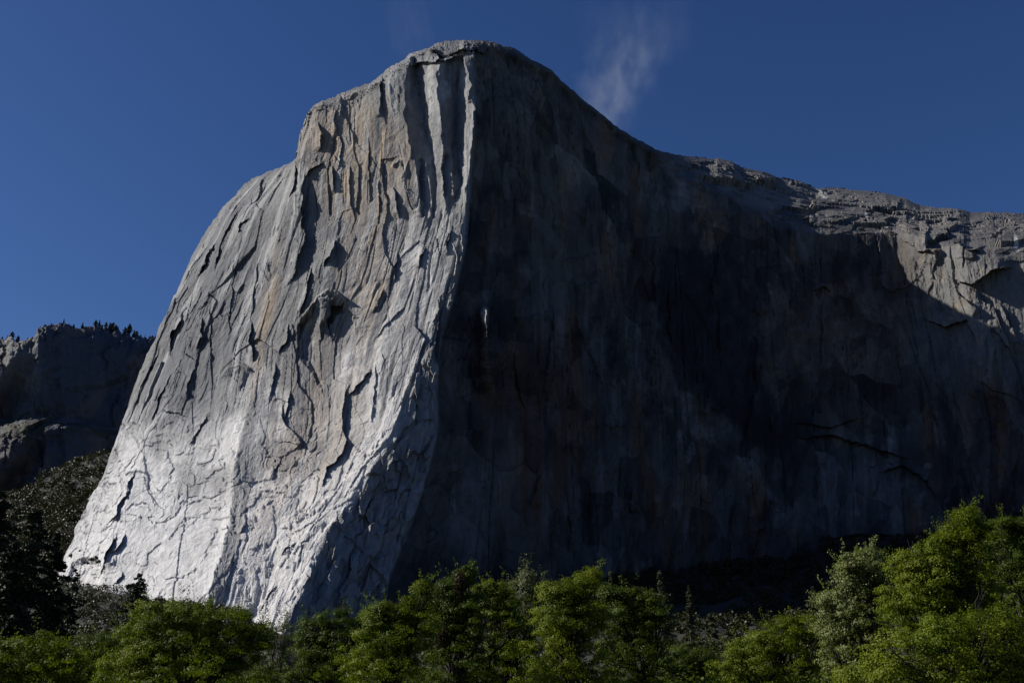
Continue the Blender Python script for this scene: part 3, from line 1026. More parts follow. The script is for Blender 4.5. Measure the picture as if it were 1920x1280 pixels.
# ================================================================== vegetation
M_oak = leaf_material("oak_leaf", (.085, .125, .008), (.21, .24, .020), .4, spec=.15)
M_oak2 = leaf_material("oak_leaf_deep", (.05, .085, .008), (.115, .15, .016), .35, spec=.15)
M_pale = leaf_material("pale_leaf", (.15, .18, .055), (.25, .27, .10), .35)
M_greyleaf = leaf_material("grey_leaf", (.10, .12, .05), (.17, .18, .085), .3)
M_brownleaf = leaf_material("dead_leaf", (.03, .02, .010), (.06, .035, .014), .25)
M_needle = leaf_material("pine_needle", (.016, .024, .010), (.035, .045, .018), .12, rough=.6)
M_needle2 = leaf_material("fir_needle", (.06, .07, .035), (.11, .12, .06), .12, rough=.6)
M_scrub = leaf_material("scrub_leaf", (.03, .035, .016), (.08, .075, .035), .12, scale=.05)
M_dscrub = leaf_material("dark_scrub_leaf", (.026, .030, .010), (.062, .060, .020), .12, scale=.04)
M_bark = plain_material("bark", (.02, .016, .012), (.06, .05, .04), 3.0)
M_palebark = plain_material("pale_bark", (.12, .11, .10), (.22, .2, .18), 3.0)

QUADT = np.array([[-.5, 0], [0, -.32], [.5, 0], [0, .32]])


def leaf_quads(P_, size, rng, updir=0.0, out=None):
    """one small leaf-shaped quad per point, freely turned"""
    n = len(P_)
    a = rng.normal(size=(n, 3))
    a /= np.linalg.norm(a, axis=1, keepdims=True)
    nrm = rng.normal(size=(n, 3))
    nrm[:, 2] = np.abs(nrm[:, 2]) + updir
    if out is not None:
        nrm = nrm / np.linalg.norm(nrm, axis=1, keepdims=True) * .5 + out
    u = np.cross(nrm, a)
    u /= np.linalg.norm(u, axis=1, keepdims=True) + 1e-9
    v = np.cross(nrm, u)
    v /= np.linalg.norm(v, axis=1, keepdims=True) + 1e-9
    s = (size * (0.75 + 0.5 * rng.random(n)))[:, None]
    vs_ = np.empty((n, 4, 3))
    for k in range(4):
        vs_[:, k] = P_ + (u * QUADT[k, 0] + v * QUADT[k, 1] * 1.4) * s
    f = np.arange(n * 4).reshape(n, 4)
    return vs_.reshape(-1, 3), f


def tube(pts, radii, sides=7):
    pts = [np.array(p, float) for p in pts]
    V_ = []
    F_ = []
    for i, p in enumerate(pts):
        d = pts[min(i + 1, len(pts) - 1)] - pts[max(i - 1, 0)]
        d /= np.linalg.norm(d) + 1e-9
        a = np.cross(d, [0.3, 1, 0.1])
        a /= np.linalg.norm(a) + 1e-9
        b = np.cross(d, a)
        for k in range(sides):
            t_ = 2 * math.pi * k / sides
            V_.append(p + (a * math.cos(t_) + b * math.sin(t_)) * radii[i])
    for i in range(len(pts) - 1):
        for k in range(sides):
            F_.append((i * sides + k, i * sides + (k + 1) % sides, (i + 1) * sides + (k + 1) % sides, (i + 1) * sides + k))
    return np.array(V_), np.array(F_)


def join_vf(parts):
    vs_ = []
    fs_ = []
    o_ = 0
    for v_, f_ in parts:
        vs_.append(v_)
        fs_.append(f_ + o_)
        o_ += len(v_)
    return np.concatenate(vs_), np.concatenate(fs_)


def bend(p, q, rng, n=5, amt=.08):
    p = np.array(p, float)
    q = np.array(q, float)
    L = np.linalg.norm(q - p)
    out = []
    for i in range(n + 1):
        t_ = i / n
        out.append(p + (q - p) * t_ + rng.normal(size=3) * L * amt * (0 if i in (0, n) else 1) * .6 + np.array([0, 0, -L * .05 * math.sin(t_ * 3.14)]))
    return out


def broadleaf(name, label, Y0_, lobes, mat, seed, leaf=.125, dens=1.0, group=None, cat="tree", airy=0.0, extra=None):
    """lobes: (photo x, photo y, rx, ry) outlines of the crown; built at its own distance, round in depth"""
    rng = np.random.default_rng(seed)
    m_px = Y0_ / 1866.0 * 1.0
    L = []
    for (px, py, rx, ry) in lobes:
        x, y, z = world_pt(px, py, Y0_)
        L.append((x, Y0_, z, rx * m_px, max(rx, ry) * m_px * .9, ry * m_px))
    cx_ = sum(l[0] * l[3] for l in L) / sum(l[3] for l in L)
    root = bpy.data.objects.new(name, None)
    root.empty_display_size = 1.0
    COL.objects.link(root)
    root.location = (cx_, Y0_, 0)
    root["label"] = label
    root["category"] = cat
    if group:
        root["group"] = group
    org = np.array([cx_, Y0_, 0])
    clumps = []
    for li, (x, y, z, rx, ry, rz) in enumerate(L):
        area = rx * rz
        n = int(16 + area * 7.5 * dens)
        for k in range(n):
            d = rng.normal(size=3)
            d /= np.linalg.norm(d)
            r = rng.random() ** (0.30) * (0.90 + .16 * rng.random())
            c = np.array([x + d[0] * rx * r, y + d[1] * ry * r + rng.normal() * .4, z + d[2] * rz * r])
            if c[2] < 1.0:
                continue
            s = (0.42 + 0.5 * rng.random()) * (1.25 - .5 * r)
            clumps.append((c, s))
    P_ = []
    O_ = []
    cc0 = np.array([cx_, Y0_, sum(l[2] for l in L) / len(L)])
    for c, s in clumps:
        n = int((110 if s > .6 else 74) * dens * (0.17 / leaf) ** 1.6)
        d = rng.normal(size=(n, 3))
        d /= np.linalg.norm(d, axis=1, keepdims=True)
        rr = rng.random(n) ** .5
        off_ = d * rr[:, None] * np.array([s * 1.25, s * 1.25, s * .62])
        O_.append(d * .75 + (c - cc0) / (np.linalg.norm(c - cc0) + 1e-6) * .5)
        off_[:, 2] -= .18 * (off_[:, 0] ** 2 + off_[:, 1] ** 2) / s
        P_.append(c + off_)
        # a few sprigs reaching out
        if rng.random() < .3 + airy:
            dv = c - np.array([cx_, Y0_, c[2] - 1.5])
            dv = dv / (np.linalg.norm(dv) + 1e-6) + rng.normal(size=3) * .35 + np.array([0, 0, .5])
            m = int(16 + 16 * airy)
            tt_ = rng.random(m)[:, None]
            P_.append(c + dv * (s * .6 + tt_ * (.45 + airy * .5)) + rng.normal(size=(m, 3)) * .10)
            O_.append(rng.normal(size=(m, 3)) * .5)
    P_ = np.concatenate(P_)
    v_, f_ = leaf_quads(P_, leaf, rng, .3, np.concatenate(O_))
    print(name, len(f_))
    crown = link("crown", mesh_np(name + "_crown", v_ - org, f_, mat), root)
    # trunk and limbs
    parts = []
    tr_r = max(.16, .028 * max(l[2] for l in L))
    low_z = min(l[2] - l[5] for l in L)
    fork = max(1.2, min(2.6, low_z + 1.5))
    trunk = bend((cx_, Y0_, -.3), (cx_ + rng.normal() * .3, Y0_, fork), rng, 4, .03)
    parts.append(tube(trunk, np.linspace(tr_r * 1.25, tr_r, 5), 9))
    top = trunk[-1]
    for (x, y, z, rx, ry, rz) in L:
        for k in range(3):
            q = np.array([x, y, z]) + rng.normal(size=3) * np.array([rx, ry, rz]) * .42
            lb = bend(top + rng.normal(size=3) * .05, q, rng, 6, .06)
            parts.append(tube(lb, np.linspace(tr_r * .62, .035, 7), 6))
            for j in range(3):
                s_ = lb[2 + int(rng.integers(0, 4))]
                e_ = q + rng.normal(size=3) * np.array([rx, ry, rz]) * .4
                parts.append(tube(bend(s_, e_, rng, 4, .07), np.linspace(tr_r * .16, .012, 5), 4))
    v2, f2 = join_vf(parts)
    link("trunk", mesh_np(name + "_trunk", v2 - org, f2, M_bark, smooth=True), root)
    if extra:
        for (px, py, rx, ry, mt, nm) in extra:
            x, y, z = world_pt(px, py, Y0_ - 1.5)
            n = 1600
            d = rng.normal(size=(n, 3)) * .5
            Pq = np.array([x, y, z]) + d * np.array([rx, rx, ry]) * m_px
            v3, f3 = leaf_quads(Pq, leaf * 1.1, rng)
            link(nm, mesh_np(nm, v3 - org, f3, mt), root)
    return root


def conifer_mesh(h, w, rng, nwh, per, tuft, leaf, power=.9, irregular=.35, bare=.15, tn=12):
    """ragged conifer: trunk, whorls of drooping branches with needle tufts; base at the origin"""
    P_ = []
    parts = [tube([(0, 0, -.5), (rng.normal() * .01 * h, 0, h * .5), (0, 0, h)], [h * .013 + .05, h * .009 + .03, .015], 6)]
    for i in range(nwh):
        f = min(.995, (i + rng.random() * .9) / nwh)
        z = h * (bare + (1 - bare) * f)
        Lr = w * ((1 - f) ** power) * (1 - irregular + 2 * irregular * rng.random())
        Lr = max(Lr, w * .06)
        if f < .25:
            Lr *= .55 + 1.6 * f
        for k in range(per):
            if rng.random() < .12 + .2 * irregular:
                continue
            a = rng.random() * 6.283
            L_ = Lr * (.6 + .5 * rng.random())
            dz = -.18 * L_ + .10 * L_ * rng.normal()
            zj = (rng.random() - .5) * h / nwh * 1.2
            e_ = np.array([math.cos(a) * L_, math.sin(a) * L_, z + zj + dz])
            s_ = np.array([0, 0, z + zj + .05 * L_])
            if tn > 6:
                parts.append(tube([s_, (s_ + e_) / 2 + np.array([0, 0, .03 * L_]), e_], [.010 * L_ + .02, .012 * L_, .008], 4))
            m = max(2, int(tn * (.4 + L_ / w)))
            t_ = (.25 + .8 * rng.random(m))[:, None]
            c = s_ + (e_ - s_) * t_
            c[:, 2] += .05 * L_ * np.sin(t_[:, 0] * 3)
            for cc in c:
                n = max(2, int(tuft * (.6 + .8 * rng.random())))
                P_.append(cc + rng.normal(size=(n, 3)) * np.array([.10, .10, .055]) * (L_ * .55 + w * .25))
    P_ = np.concatenate(P_ + [np.array([[0, 0, h * (.97 + .01 * k)] for k in range(4)])])
    cv, cf = leaf_quads(P_, leaf, rng)
    tv, tf = join_vf(parts)
    return (cv, cf), (tv, tf)


def conifer(name, label, px, py_top, Y0_, z0, width_px, mat, seed, nwh=34, per=7, tuft=9, leaf=.3, power=.8, irregular=.35, bare=.1, tn=10,
            group=None, bark=None, cat="tree"):
    rng = np.random.default_rng(seed)
    x, y, zt = world_pt(px, py_top, Y0_)
    h = zt - z0
    w = width_px * Y0_ / 1866.0 / 2
    (cv, cf), (tv, tf) = conifer_mesh(h, w, rng, nwh, per, tuft, leaf, power, irregular, bare, tn)
    root = bpy.data.objects.new(name, None)
    COL.objects.link(root)
    root.location = (x, Y0_, z0)
    root["label"] = label
    root["category"] = cat
    if group:
        root["group"] = group
    link("crown", mesh_np(name + "_crown", cv, cf, mat), root)
    link("trunk", mesh_np(name + "_trunk", tv, tf, bark or M_bark, smooth=True), root)
    return root


# ---- near broadleaf trees, each from its own outline
G_OAK = "leafy trees along the bottom of the view"
broadleaf("oak_tree", "low bright green oak at the bottom left corner, below the dark pines", 74,
          [(30, 1232, 60, 42), (95, 1225, 50, 40), (-40, 1240, 60, 50), (60, 1290, 80, 50), (135, 1250, 40, 40)], M_oak, 11, group=G_OAK)
broadleaf("oak_tree", "darker green oak between the bottom corner oak and the big dome-shaped oak", 96,
          [(150, 1218, 40, 26), (195, 1215, 38, 30), (240, 1200, 34, 24), (190, 1270, 70, 45), (120, 1230, 34, 30)], M_oak2, 12, group=G_OAK)
broadleaf("oak_tree", "big dome-shaped yellow-green oak before the sunlit foot of the monolith", 80,
          [(300, 1160, 52, 36), (365, 1145, 52, 32), (425, 1160, 45, 30), (330, 1215, 100, 52), (440, 1215, 62, 48), (260, 1205, 42, 40),
           (480, 1190, 28, 26), (370, 1280, 160, 60), (225, 1262, 50, 40)], M_oak, 13, group=G_OAK)
broadleaf("oak_tree", "small thin-leaved greyish tree peeping out right of the big dome-shaped oak", 100,
          [(500, 1195, 24, 26), (530, 1200, 22, 36), (505, 1240, 46, 40), (525, 1275, 48, 30)], M_greyleaf, 14, dens=.55, airy=.5, group=G_OAK)
broadleaf("oak_tree", "low dark green oak in the gap under the shaded lower nose of the cliff", 92,
          [(590, 1172, 26, 24), (635, 1165, 34, 28), (585, 1215, 38, 36), (640, 1225, 60, 50), (570, 1262, 40, 30), (680, 1180, 30, 30)], M_oak2, 15, group=G_OAK)
broadleaf("oak_tree", "mid green oak with a stepped top right of the gap under the nose", 82,
          [(705, 1155, 30, 26), (745, 1150, 32, 28), (790, 1122, 26, 26), (720, 1205, 62, 50), (775, 1180, 46, 46), (700, 1262, 90, 50), (795, 1100, 11, 12)], M_oak, 16, group=G_OAK)
broadleaf("oak_tree", "tall green oak with a patch of brown dead leaves near its top", 88,
          [(835, 1105, 24, 24), (870, 1085, 20, 16), (880, 1130, 44, 36), (830, 1160, 44, 44), (880, 1190, 62, 50), (860, 1255, 90, 50), (875, 1072, 11, 9)],
          M_oak2, 17, group=G_OAK, extra=[(862, 1094, 9, 20, M_brownleaf, "dead_foliage"), (828, 1196, 12, 16, M_brownleaf, "dead_foliage")])
broadleaf("oak_tree", "rounded green oak just left of the pale pointed sapling", 94,
          [(910, 1105, 24, 16), (940, 1108, 22, 18), (935, 1145, 44, 36), (960, 1190, 50, 48), (955, 1250, 70, 50), (915, 1098, 12, 10)], M_oak, 18, group=G_OAK)
broadleaf("young_tree", "pale loose sapling with a pointed tip rising between the rounded green oaks", 104,
          [(987, 1078, 8, 15), (975, 1098, 18, 14), (997, 1096, 20, 14), (990, 1120, 26, 20), (988, 1150, 30, 30)], M_greyleaf, 19, dens=.7, airy=.4, group=G_OAK)
broadleaf("oak_tree", "broad green oak in the middle with upright leafy tips", 84,
          [(1040, 1105, 34, 20), (1093, 1092, 17, 22), (1113, 1080, 8, 14), (1080, 1110, 34, 26), (1045, 1150, 50, 44), (1100, 1150, 44, 40), (1060, 1215, 84, 56),
           (1060, 1275, 90, 40)], M_oak, 20, group=G_OAK)
broadleaf("oak_tree", "deep green oak standing under the pointed fir tip near the middle", 90,
          [(1160, 1118, 26, 18), (1200, 1120, 34, 20), (1225, 1135, 24, 20), (1175, 1160, 52, 40), (1225, 1180, 34, 44), (1190, 1230, 76, 56), (1140, 1112, 16, 14)],
          M_oak2, 21, group=G_OAK)
broadleaf("oak_tree", "shaded low oak below the bare slender fir right of the middle", 100,
          [(1270, 1235, 40, 34), (1320, 1245, 34, 34), (1290, 1275, 70, 34)], M_oak2, 22, group=G_OAK)
broadleaf("oak_tree", "mid green oak right of the stony brush slope, left of the pale-leaved tree", 86,
          [(1400, 1215, 42, 30), (1455, 1195, 44, 28), (1505, 1180, 36, 30), (1440, 1250, 90, 50), (1375, 1255, 44, 40), (1530, 1210, 40, 50), (1475, 1165, 16, 12)], M_oak, 23, group=G_OAK)
broadleaf("pale_tree", "pale silvery-green tree on the left flank of the tall right-hand oaks", 78,
          [(1590, 1060, 22, 24), (1625, 1055, 28, 22), (1655, 1080, 26, 24), (1590, 1105, 40, 34), (1565, 1140, 34, 34), (1610, 1160, 56, 50), (1560, 1185, 24, 34),
           (1600, 1225, 62, 60), (1630, 1036, 8, 9)], M_pale, 24, leaf=.15, dens=.95, airy=.2, group=G_OAK)
broadleaf("oak_tree", "tallest oak, its pointed bright green top near the right edge", 72,
          [(1812, 966, 14, 16), (1800, 992, 26, 20), (1830, 992, 24, 20), (1780, 1015, 34, 24), (1740, 1040, 40, 26), (1700, 1055, 34, 22), (1820, 1030, 60, 40), (1750, 1085, 70, 44),
           (1690, 1100, 44, 40), (1820, 1100, 70, 56), (1720, 1150, 80, 50), (1790, 1190, 80, 60)], M_oak, 25, group=G_OAK)
broadleaf("oak_tree", "rounded green oak cut by the right edge beside the tallest oak", 78,
          [(1870, 990, 30, 22), (1905, 985, 28, 20), (1945, 985, 34, 24), (1885, 1040, 50, 44), (1940, 1050, 50, 50), (1900, 1120, 60, 56), (1930, 1200, 60, 60)], M_oak2, 26, group=G_OAK)
broadleaf("oak_tree", "spreading yellow-green oak at the bottom right with dark forked limbs showing", 60,
          [(1700, 1215, 80, 40), (1640, 1265, 70, 34), (1760, 1180, 60, 30), (1850, 1165, 66, 30), (1915, 1190, 50, 40), (1920, 1265, 46, 40), (1760, 1280, 50, 26), (1835, 1235, 70, 36), (1850, 1285, 60, 30)], M_oak, 27, dens=.85, group=G_OAK)
print("oaks", time.time() - _T0)

# ---- conifers
G_PINE = "dark pines at the left edge"
conifer("pine_tree", "dark pine cut by the left edge, its top just under the wooded spur", 2, 925, 150, 0, 190, M_needle, 41, nwh=40, per=9, tuft=12, leaf=.42, irregular=.45, bare=.05, group=G_PINE, power=.55)
conifer("pine_tree", "tall dark pine, second from the left edge", 66, 952, 140, 0, 170, M_needle, 42, nwh=40, per=9, tuft=12, leaf=.4, irregular=.45, bare=.05, group=G_PINE, power=.55)
conifer("pine_tree", "dark pine beside the foot of the monolith's left corner", 108, 1004, 145, 0, 110, M_needle, 43, nwh=34, per=9, tuft=12, leaf=.4, irregular=.45, bare=.05, group=G_PINE, power=.55)
conifer("pine_tree", "small dark pine low between the taller left-hand pines", 30, 1020, 120, 0, 150, M_needle, 44, nwh=30, per=9, tuft=12, leaf=.36, irregular=.45, bare=.05, group=G_PINE, power=.55)
conifer("pine_tree", "thin open pine just right of the dark left-hand pines", 143, 1066, 190, 0, 64, M_needle, 45, nwh=28, per=6, tuft=11, leaf=.35, irregular=.5, bare=.1, power=.5)
conifer("pine_tree", "lone dark pine standing out against the sunlit foot of the monolith", 261, 1079, 230, 0, 74, M_needle, 46, nwh=30, per=7, tuft=12, leaf=.42, irregular=.5, bare=.25, power=.45)
conifer("fir_tree", "slender grey-green fir with a bare lower trunk right of the middle oaks", 1236, 1070, 240, 0, 50, M_needle2, 47, nwh=34, per=6, tuft=11, leaf=.4, irregular=.6, bare=.3, bark=M_palebark, power=.5)
conifer("fir_tree", "small narrow spire-shaped fir in front of the dark wood right of the slender fir", 1291, 1100, 420, 4, 30, M_needle2, 48, nwh=26, per=8, tuft=10, leaf=.8, irregular=.2, bare=.1, power=.5)
conifer("fir_tree", "dark pointed fir tip between the two middle oaks", 1144, 1070, 150, 0, 60, M_needle2, 49, nwh=34, per=7, tuft=8, leaf=.3, irregular=.35, bare=.1)
conifer("grey_pine", "greyish broad pine in front of the stony brush slope", 1332, 1150, 210, 0, 48, M_needle2, 50, nwh=26, per=8, tuft=10, leaf=.42, irregular=.3, bare=.1, power=.45)
conifer("grey_pine", "greyish pine at the top of the brush slope beside the pale tree", 1524, 1104, 380, 0, 44, M_needle2, 51, nwh=24, per=8, tuft=10, leaf=.7, irregular=.35, bare=.1, power=.4)

# ---- pines along the rim of the far cliff: three shapes, copied
protos = []
for k in range(3):
    rng = np.random.default_rng(80 + k)
    (cv, cf), (tv, tf) = conifer_mesh(20, [6.5, 5, 8][k], rng, [16, 14, 14][k], 7, 7, 1.7, [.5, .7, .35][k], .35, .15, 5)
    protos.append((mesh_np("rim_pine_crown", cv, cf, M_needle), mesh_np("rim_pine_trunk", tv, tf, M_bark)))
RIM = [(4, 12), (12, 16), (22, 16), (31, 20), (42, 10), (52, 8), (98, 8), (121, 16), (129, 8), (137, 12), (153, 20), (160, 8), (178, 18), (184, 20), (190, 14), (197, 18), (204, 18), (211, 26),
       (217, 18), (222, 12), (232, 22), (240, 26), (250, 22), (256, 14), (264, 8), (272, 10), (280, 14), (286, 12), (292, 10), (-30, 16), (-14, 14)]
R2 = random.Random(3)
for i, (px, hp) in enumerate(RIM):
    j = int(np.clip((px + 400) / 1.6, 0, len(FX) - 1))
    bp_ = FV[1, j]
    h = hp * bp_[1] / 1866.0 * .95
    cmesh, tmesh = protos[i % 3]
    r_ = bpy.data.objects.new("rim_pine", None)
    COL.objects.link(r_)
    r_.location = (bp_[0], bp_[1] + 6, bp_[2] - 3)
    s_ = h / 20.0
    r_.scale = (s_ * R2.uniform(.6, .95), s_ * R2.uniform(.6, .95), s_)
    r_.rotation_euler = (0, 0, R2.uniform(0, 6.28))
    r_["label"] = "tiny dark pine on the rim of the far shaded cliff"
    r_["category"] = "tree"
    r_["group"] = "pines along the rim of the far cliff"
    link("crown", cmesh, r_)
    link("trunk", tmesh, r_)


# ---- far woods: one mass each
def wood(name, label, pts, rmin, rmax, per, leaf, mat, seed):
    rng = np.random.default_rng(seed)
    P_ = []
    for p in pts:
        r = rmin + (rmax - rmin) * rng.random() ** 1.5
        n = int(per * (r / rmax) ** 1.5) + 10
        d = rng.normal(size=(n, 3))
        d /= np.linalg.norm(d, axis=1, keepdims=True)
        d[:, 2] = np.abs(d[:, 2]) * 1.15 - .25
        lump = 1 + .25 * np.sin(d[:, 0] * 5 + p[0]) * np.cos(d[:, 1] * 5 + p[1])
        P_.append(np.array(p) + d * (r * lump * (0.75 + .25 * rng.random(n)))[:, None] + np.array([0, 0, r * .45]))
    P_ = np.concatenate(P_)
    v_, f_ = leaf_quads(P_, leaf, rng, .2)
    link(name, mesh_np(name, v_, f_, mat), kind="stuff", label=label, cat="wood")


rg = np.random.default_rng(5)
n = 5200
q = talus_pt(rg.uniform(1180, 2250, n), rg.uniform(.40, .95, n))
wood("slope_brush", "low olive brush covering the stony slope under the dark wood", np.stack(q, -1), 1.0, 2.8, 60, .9, M_scrub, 65)
# dark wood on the talus (right) and scrub on the left
n = 1300
pxs = rg.uniform(1150, 2250, n)
fs = rg.random(n) ** 1.1 * .40 - .01
q = talus_pt(pxs, fs)
wood("talus_wood", "dark shaded wood on the slope under the right wall of the monolith", np.stack(q, -1), 4, 9, 100, 2.3, M_dscrub, 61)
n = 420
pxs = rg.uniform(560, 1150, n)
fs = rg.random(n) * .5
q = talus_pt(pxs, fs)
wood("talus_wood", "dark wood hidden behind the middle oaks", np.stack(q, -1), 4, 8, 70, 2.2, M_dscrub, 62)
n = 2600
pxs = rg.uniform(-420, 470, n)
fs = rg.random(n) * .75 - .01
q = talus_pt(pxs, fs)
wood("slope_scrub", "olive scrub wood on the slope at the foot of the monolith's sunlit face", np.stack(q, -1), 3.5, 7, 90, 1.7, M_dscrub, 63)
n = 5200
ir = rg.integers(8, 58, n)
ic = rg.integers(0, len(sx_) - 1, n)
jx = rg.random(n)
q = np.stack([SXw[ir, ic] * (1 - jx) + SXw[ir, ic + 1] * jx, SYw[ir, ic] + rg.normal(size=n) * 5, SZw[ir, ic] * (1 - jx) + SZw[ir, ic + 1] * jx], -1)
keep = fbm(q[:, 0] / 60, q[:, 1] / 90, 71, 3) > -.38
wood("spur_wood", "scrubby wood on the steep spur below the far cliff", q[keep], 5, 11, 110, 2.6, M_dscrub, 64)

# ---- thicket between and behind the near oaks, nothing in it one could count
rngu = np.random.default_rng(66)
n = 2900
ux = rngu.uniform(-1, 1, n)
uy = 92 + 210 * rngu.random(n) ** 1.3
up = np.stack([ux * uy * .62, uy, np.zeros(n)], -1)
uh = (1.2 + 3.0 * rngu.random(n)) * (0.8 + .6 * vnoise(up[:, 0] / 14, up[:, 1] / 14, 5))
P_ = []
O_ = []
for p, h_ in zip(up, uh):
    m_ = 110
    d = rngu.normal(size=(m_, 3))
    d /= np.linalg.norm(d, axis=1, keepdims=True)
    rr = rngu.random((m_, 1)) ** .35
    P_.append(p + d * rr * np.array([h_ * .9, h_ * .9, h_ * .75]) + np.array([0, 0, h_ * .75]))
    O_.append(d * .8)
v_, f_ = leaf_quads(np.concatenate(P_), .34, rngu, .3, np.concatenate(O_))
link("undergrowth", mesh_np("undergrowth", v_, f_, M_oak2), kind="stuff", label="dense green thicket behind and between the near oaks", cat="undergrowth")

# ---- sunlit scrub trees on the stony slope, single bushes one can tell apart: four shapes, copied
bush_m = []
for k in range(4):
    rng = np.random.default_rng(90 + k)
    P_ = []
    for c_ in range(16):
        d = rng.normal(size=3)
        d /= np.linalg.norm(d)
        d[2] = abs(d[2])
        c = d * np.array([3.2, 3.2, 3.4]) * rng.random() ** .4 + np.array([0, 0, 1.6])
        n = 60
        e = rng.normal(size=(n, 3))
        e /= np.linalg.norm(e, axis=1, keepdims=True)
        P_.append(c + e * (1.5 * rng.random(n) ** .5)[:, None])
    v_, f_ = leaf_quads(np.concatenate(P_), .75, rng, .3)
    tv, tf = join_vf([tube([(0, 0, -1), (.2, 0, 1.5), (0, .1, 3)], [.3, .22, .1], 5), tube([(.2, 0, 1), (1.2, .6, 2.6)], [.15, .05], 4), tube([(.1, 0, 1), (-1.2, -.3, 2.8)], [.15, .05], 4)])
    bush_m.append(([mesh_np("scrub_crown", v_, f_, M_scrub), mesh_np("scrub_crown_grey", v_, f_, M_greyleaf)], mesh_np("scrub_trunk", tv, tf, M_bark)))
for i in range(280):
    px = rg.uniform(1230, 1590)
    f = rg.uniform(.42, .84)
    x, y, z = talus_pt([px], [f])
    r_ = bpy.data.objects.new("scrub_tree", None)
    COL.objects.link(r_)
    r_.location = (x[0], y[0], z[0] - .3)
    s_ = rg.uniform(.7, 1.5)
    r_.scale = (s_, s_, s_ * rg.uniform(.85, 1.2))
    r_.rotation_euler = (0, 0, rg.uniform(0, 6.28))
    r_["label"] = "small rounded olive scrub tree on the stony slope"
    r_["category"] = "tree"
    r_["group"] = "scrub trees on the stony slope"
    cm, tm_ = bush_m[i % 4]
    link("crown", cm[1 if i % 7 == 3 else 0], r_)
    link("trunk", tm_, r_)

# ---- pale boulders between the scrub
M_boulder = rock_material("boulder_rock", .5, 3.0)
bould = []
for k in range(3):
    rng = np.random.default_rng(120 + k)
    import bmesh
    bm = bmesh.new()
    bmesh.ops.create_icosphere(bm, subdivisions=3, radius=1.0)
    for v in bm.verts:
        c = v.co
        n_ = 1.0
        for w in range(7):
            dvec = rng.normal(size=3) if False else None
        v.co = c * n_
    dirs = [rng.normal(size=3) for _ in range(11)]
    dirs = [d / np.linalg.norm(d) for d in dirs]
    for v in bm.verts:
        c = np.array(v.co)
        r_ = 1.0
        for d in dirs:
            t_ = c @ d
            if t_ > .1:
                r_ = min(r_, .68 / t_)
        v.co = (float(c[0] * r_ * 1.3), float(c[1] * r_), float(c[2] * r_ * .8))
    me_ = bpy.data.meshes.new("boulder")
    bm.to_mesh(me_)
    bm.free()
    at = me_.color_attributes.new("tint", 'FLOAT_COLOR', 'POINT')
    for q_ in at.data:
        q_.color = (.36, .35, .34, 1)
    me_.materials.append(M_boulder)
    bould.append(me_)
for i in range(110):
    px = rg.uniform(1240, 1500)
    f = rg.uniform(.38, .72)
    x, y, z = talus_pt([px], [f])
    s_ = rg.uniform(1.0, 3.0)
    o = link("boulder", bould[i % 3], label="pale grey granite boulder among the scrub on the stony slope", cat="boulder", group="boulders on the stony slope",
             loc=(x[0], y[0], z[0] + .2 * s_))
    o.scale = (s_, s_ * rg.uniform(.8, 1.3), s_ * rg.uniform(.7, 1.2))
    o.rotation_euler = (rg.uniform(-.4, .4), rg.uniform(-.4, .4), rg.uniform(0, 6.28))

# ---- lone shrubs clinging to the rock at the lower left corner and on the rim
tiny = bush_m[0]
def cling(px, py, size_px, label, dy=-1.5):
    Yd = float(cliff_Y(np.array([[float(px)]]), np.array([[float(py)]]))[0, 0]) + dy
    x, y, z = world_pt(px, py, Yd)
    r_ = bpy.data.objects.new("shrub", None)
    COL.objects.link(r_)
    r_.location = (x, y, z - 1)
    s_ = size_px * Yd / 1866.0 / 7.0
    r_.scale = (s_, s_, s_)
    r_["label"] = label
    r_["category"] = "shrub"
    if "ledge" in label:
        r_["group"] = "shrubs on the corner ledge"
    link("crown", bush_m[int(px) % 4][0][0], r_)
    link("trunk", tiny[1], r_)
cling(150, 1033, 6, "dark round shrub alone on the pale rock at the monolith's lower left corner", -14)
cling(133, 1043, 9, "shrub on the outer left edge of the monolith's foot", -10)
for (px, py, sz) in [(172, 1050, 10), (180, 1046, 9), (164, 1056, 8), (185, 1055, 10)]:
    cling(px, py, sz, "dark shrub on the ledge above the shadowed block at the lower left corner", -14)
for (px, py, sz) in [(866, 76, 6), (726, 130, 6), (660, 168, 5), (520, 308, 5), (1305, 294, 5), (1372, 301, 6), (1612, 353, 5), (1650, 360, 6), (745, 118, 5), (1500, 339, 5), (1790, 389, 5), (1862, 395, 6)]:
    j = int(np.argmin(np.abs(CX - px)))
    b_ = V[0, j]
    r_ = bpy.data.objects.new("rim_shrub", None)
    COL.objects.link(r_)
    r_.location = (b_[0], b_[1] + 3, b_[2] - 1)
    s_ = sz * b_[1] / 1866.0 / 7.0
    r_.scale = (s_, s_, s_)
    r_["label"] = "tiny shrub on the skyline rim of the monolith"
    r_["category"] = "shrub"
    r_["group"] = "shrubs on the monolith's rim"
    link("crown", bush_m[j % 4][0][0], r_)
    link("trunk", tiny[1], r_)
print("veg", time.time() - _T0)


# ================================================================== wisps of cloud, high behind the summit
# the valley's other wall, unseen, added to cut the bright sky behind the camera
hxs = np.linspace(-6000, 6000, 60)
hyy = np.linspace(0, 1, 14)[:, None]
HX = np.repeat(hxs[None], 14, 0)
HY = -900 - 1500 * hyy + 0 * HX
HZ = 1000 * hyy ** .8 * (0.8 + .35 * fbm(HX / 900, HX * 0, 801, 3)) + 60 * fbm(HX / 200, HY / 200, 803, 4)
hm = mesh_np("unseen_hills", np.stack([HX, HY, np.where(hyy == 0, -5, HZ)], -1).reshape(-1, 3), grid_faces(14, 60)[:, ::-1], M_talus, smooth=True)
link("unseen_hills", hm, kind="structure", label="unseen south side of the valley behind the viewer, added to block low sky", cat="unseen_hills")


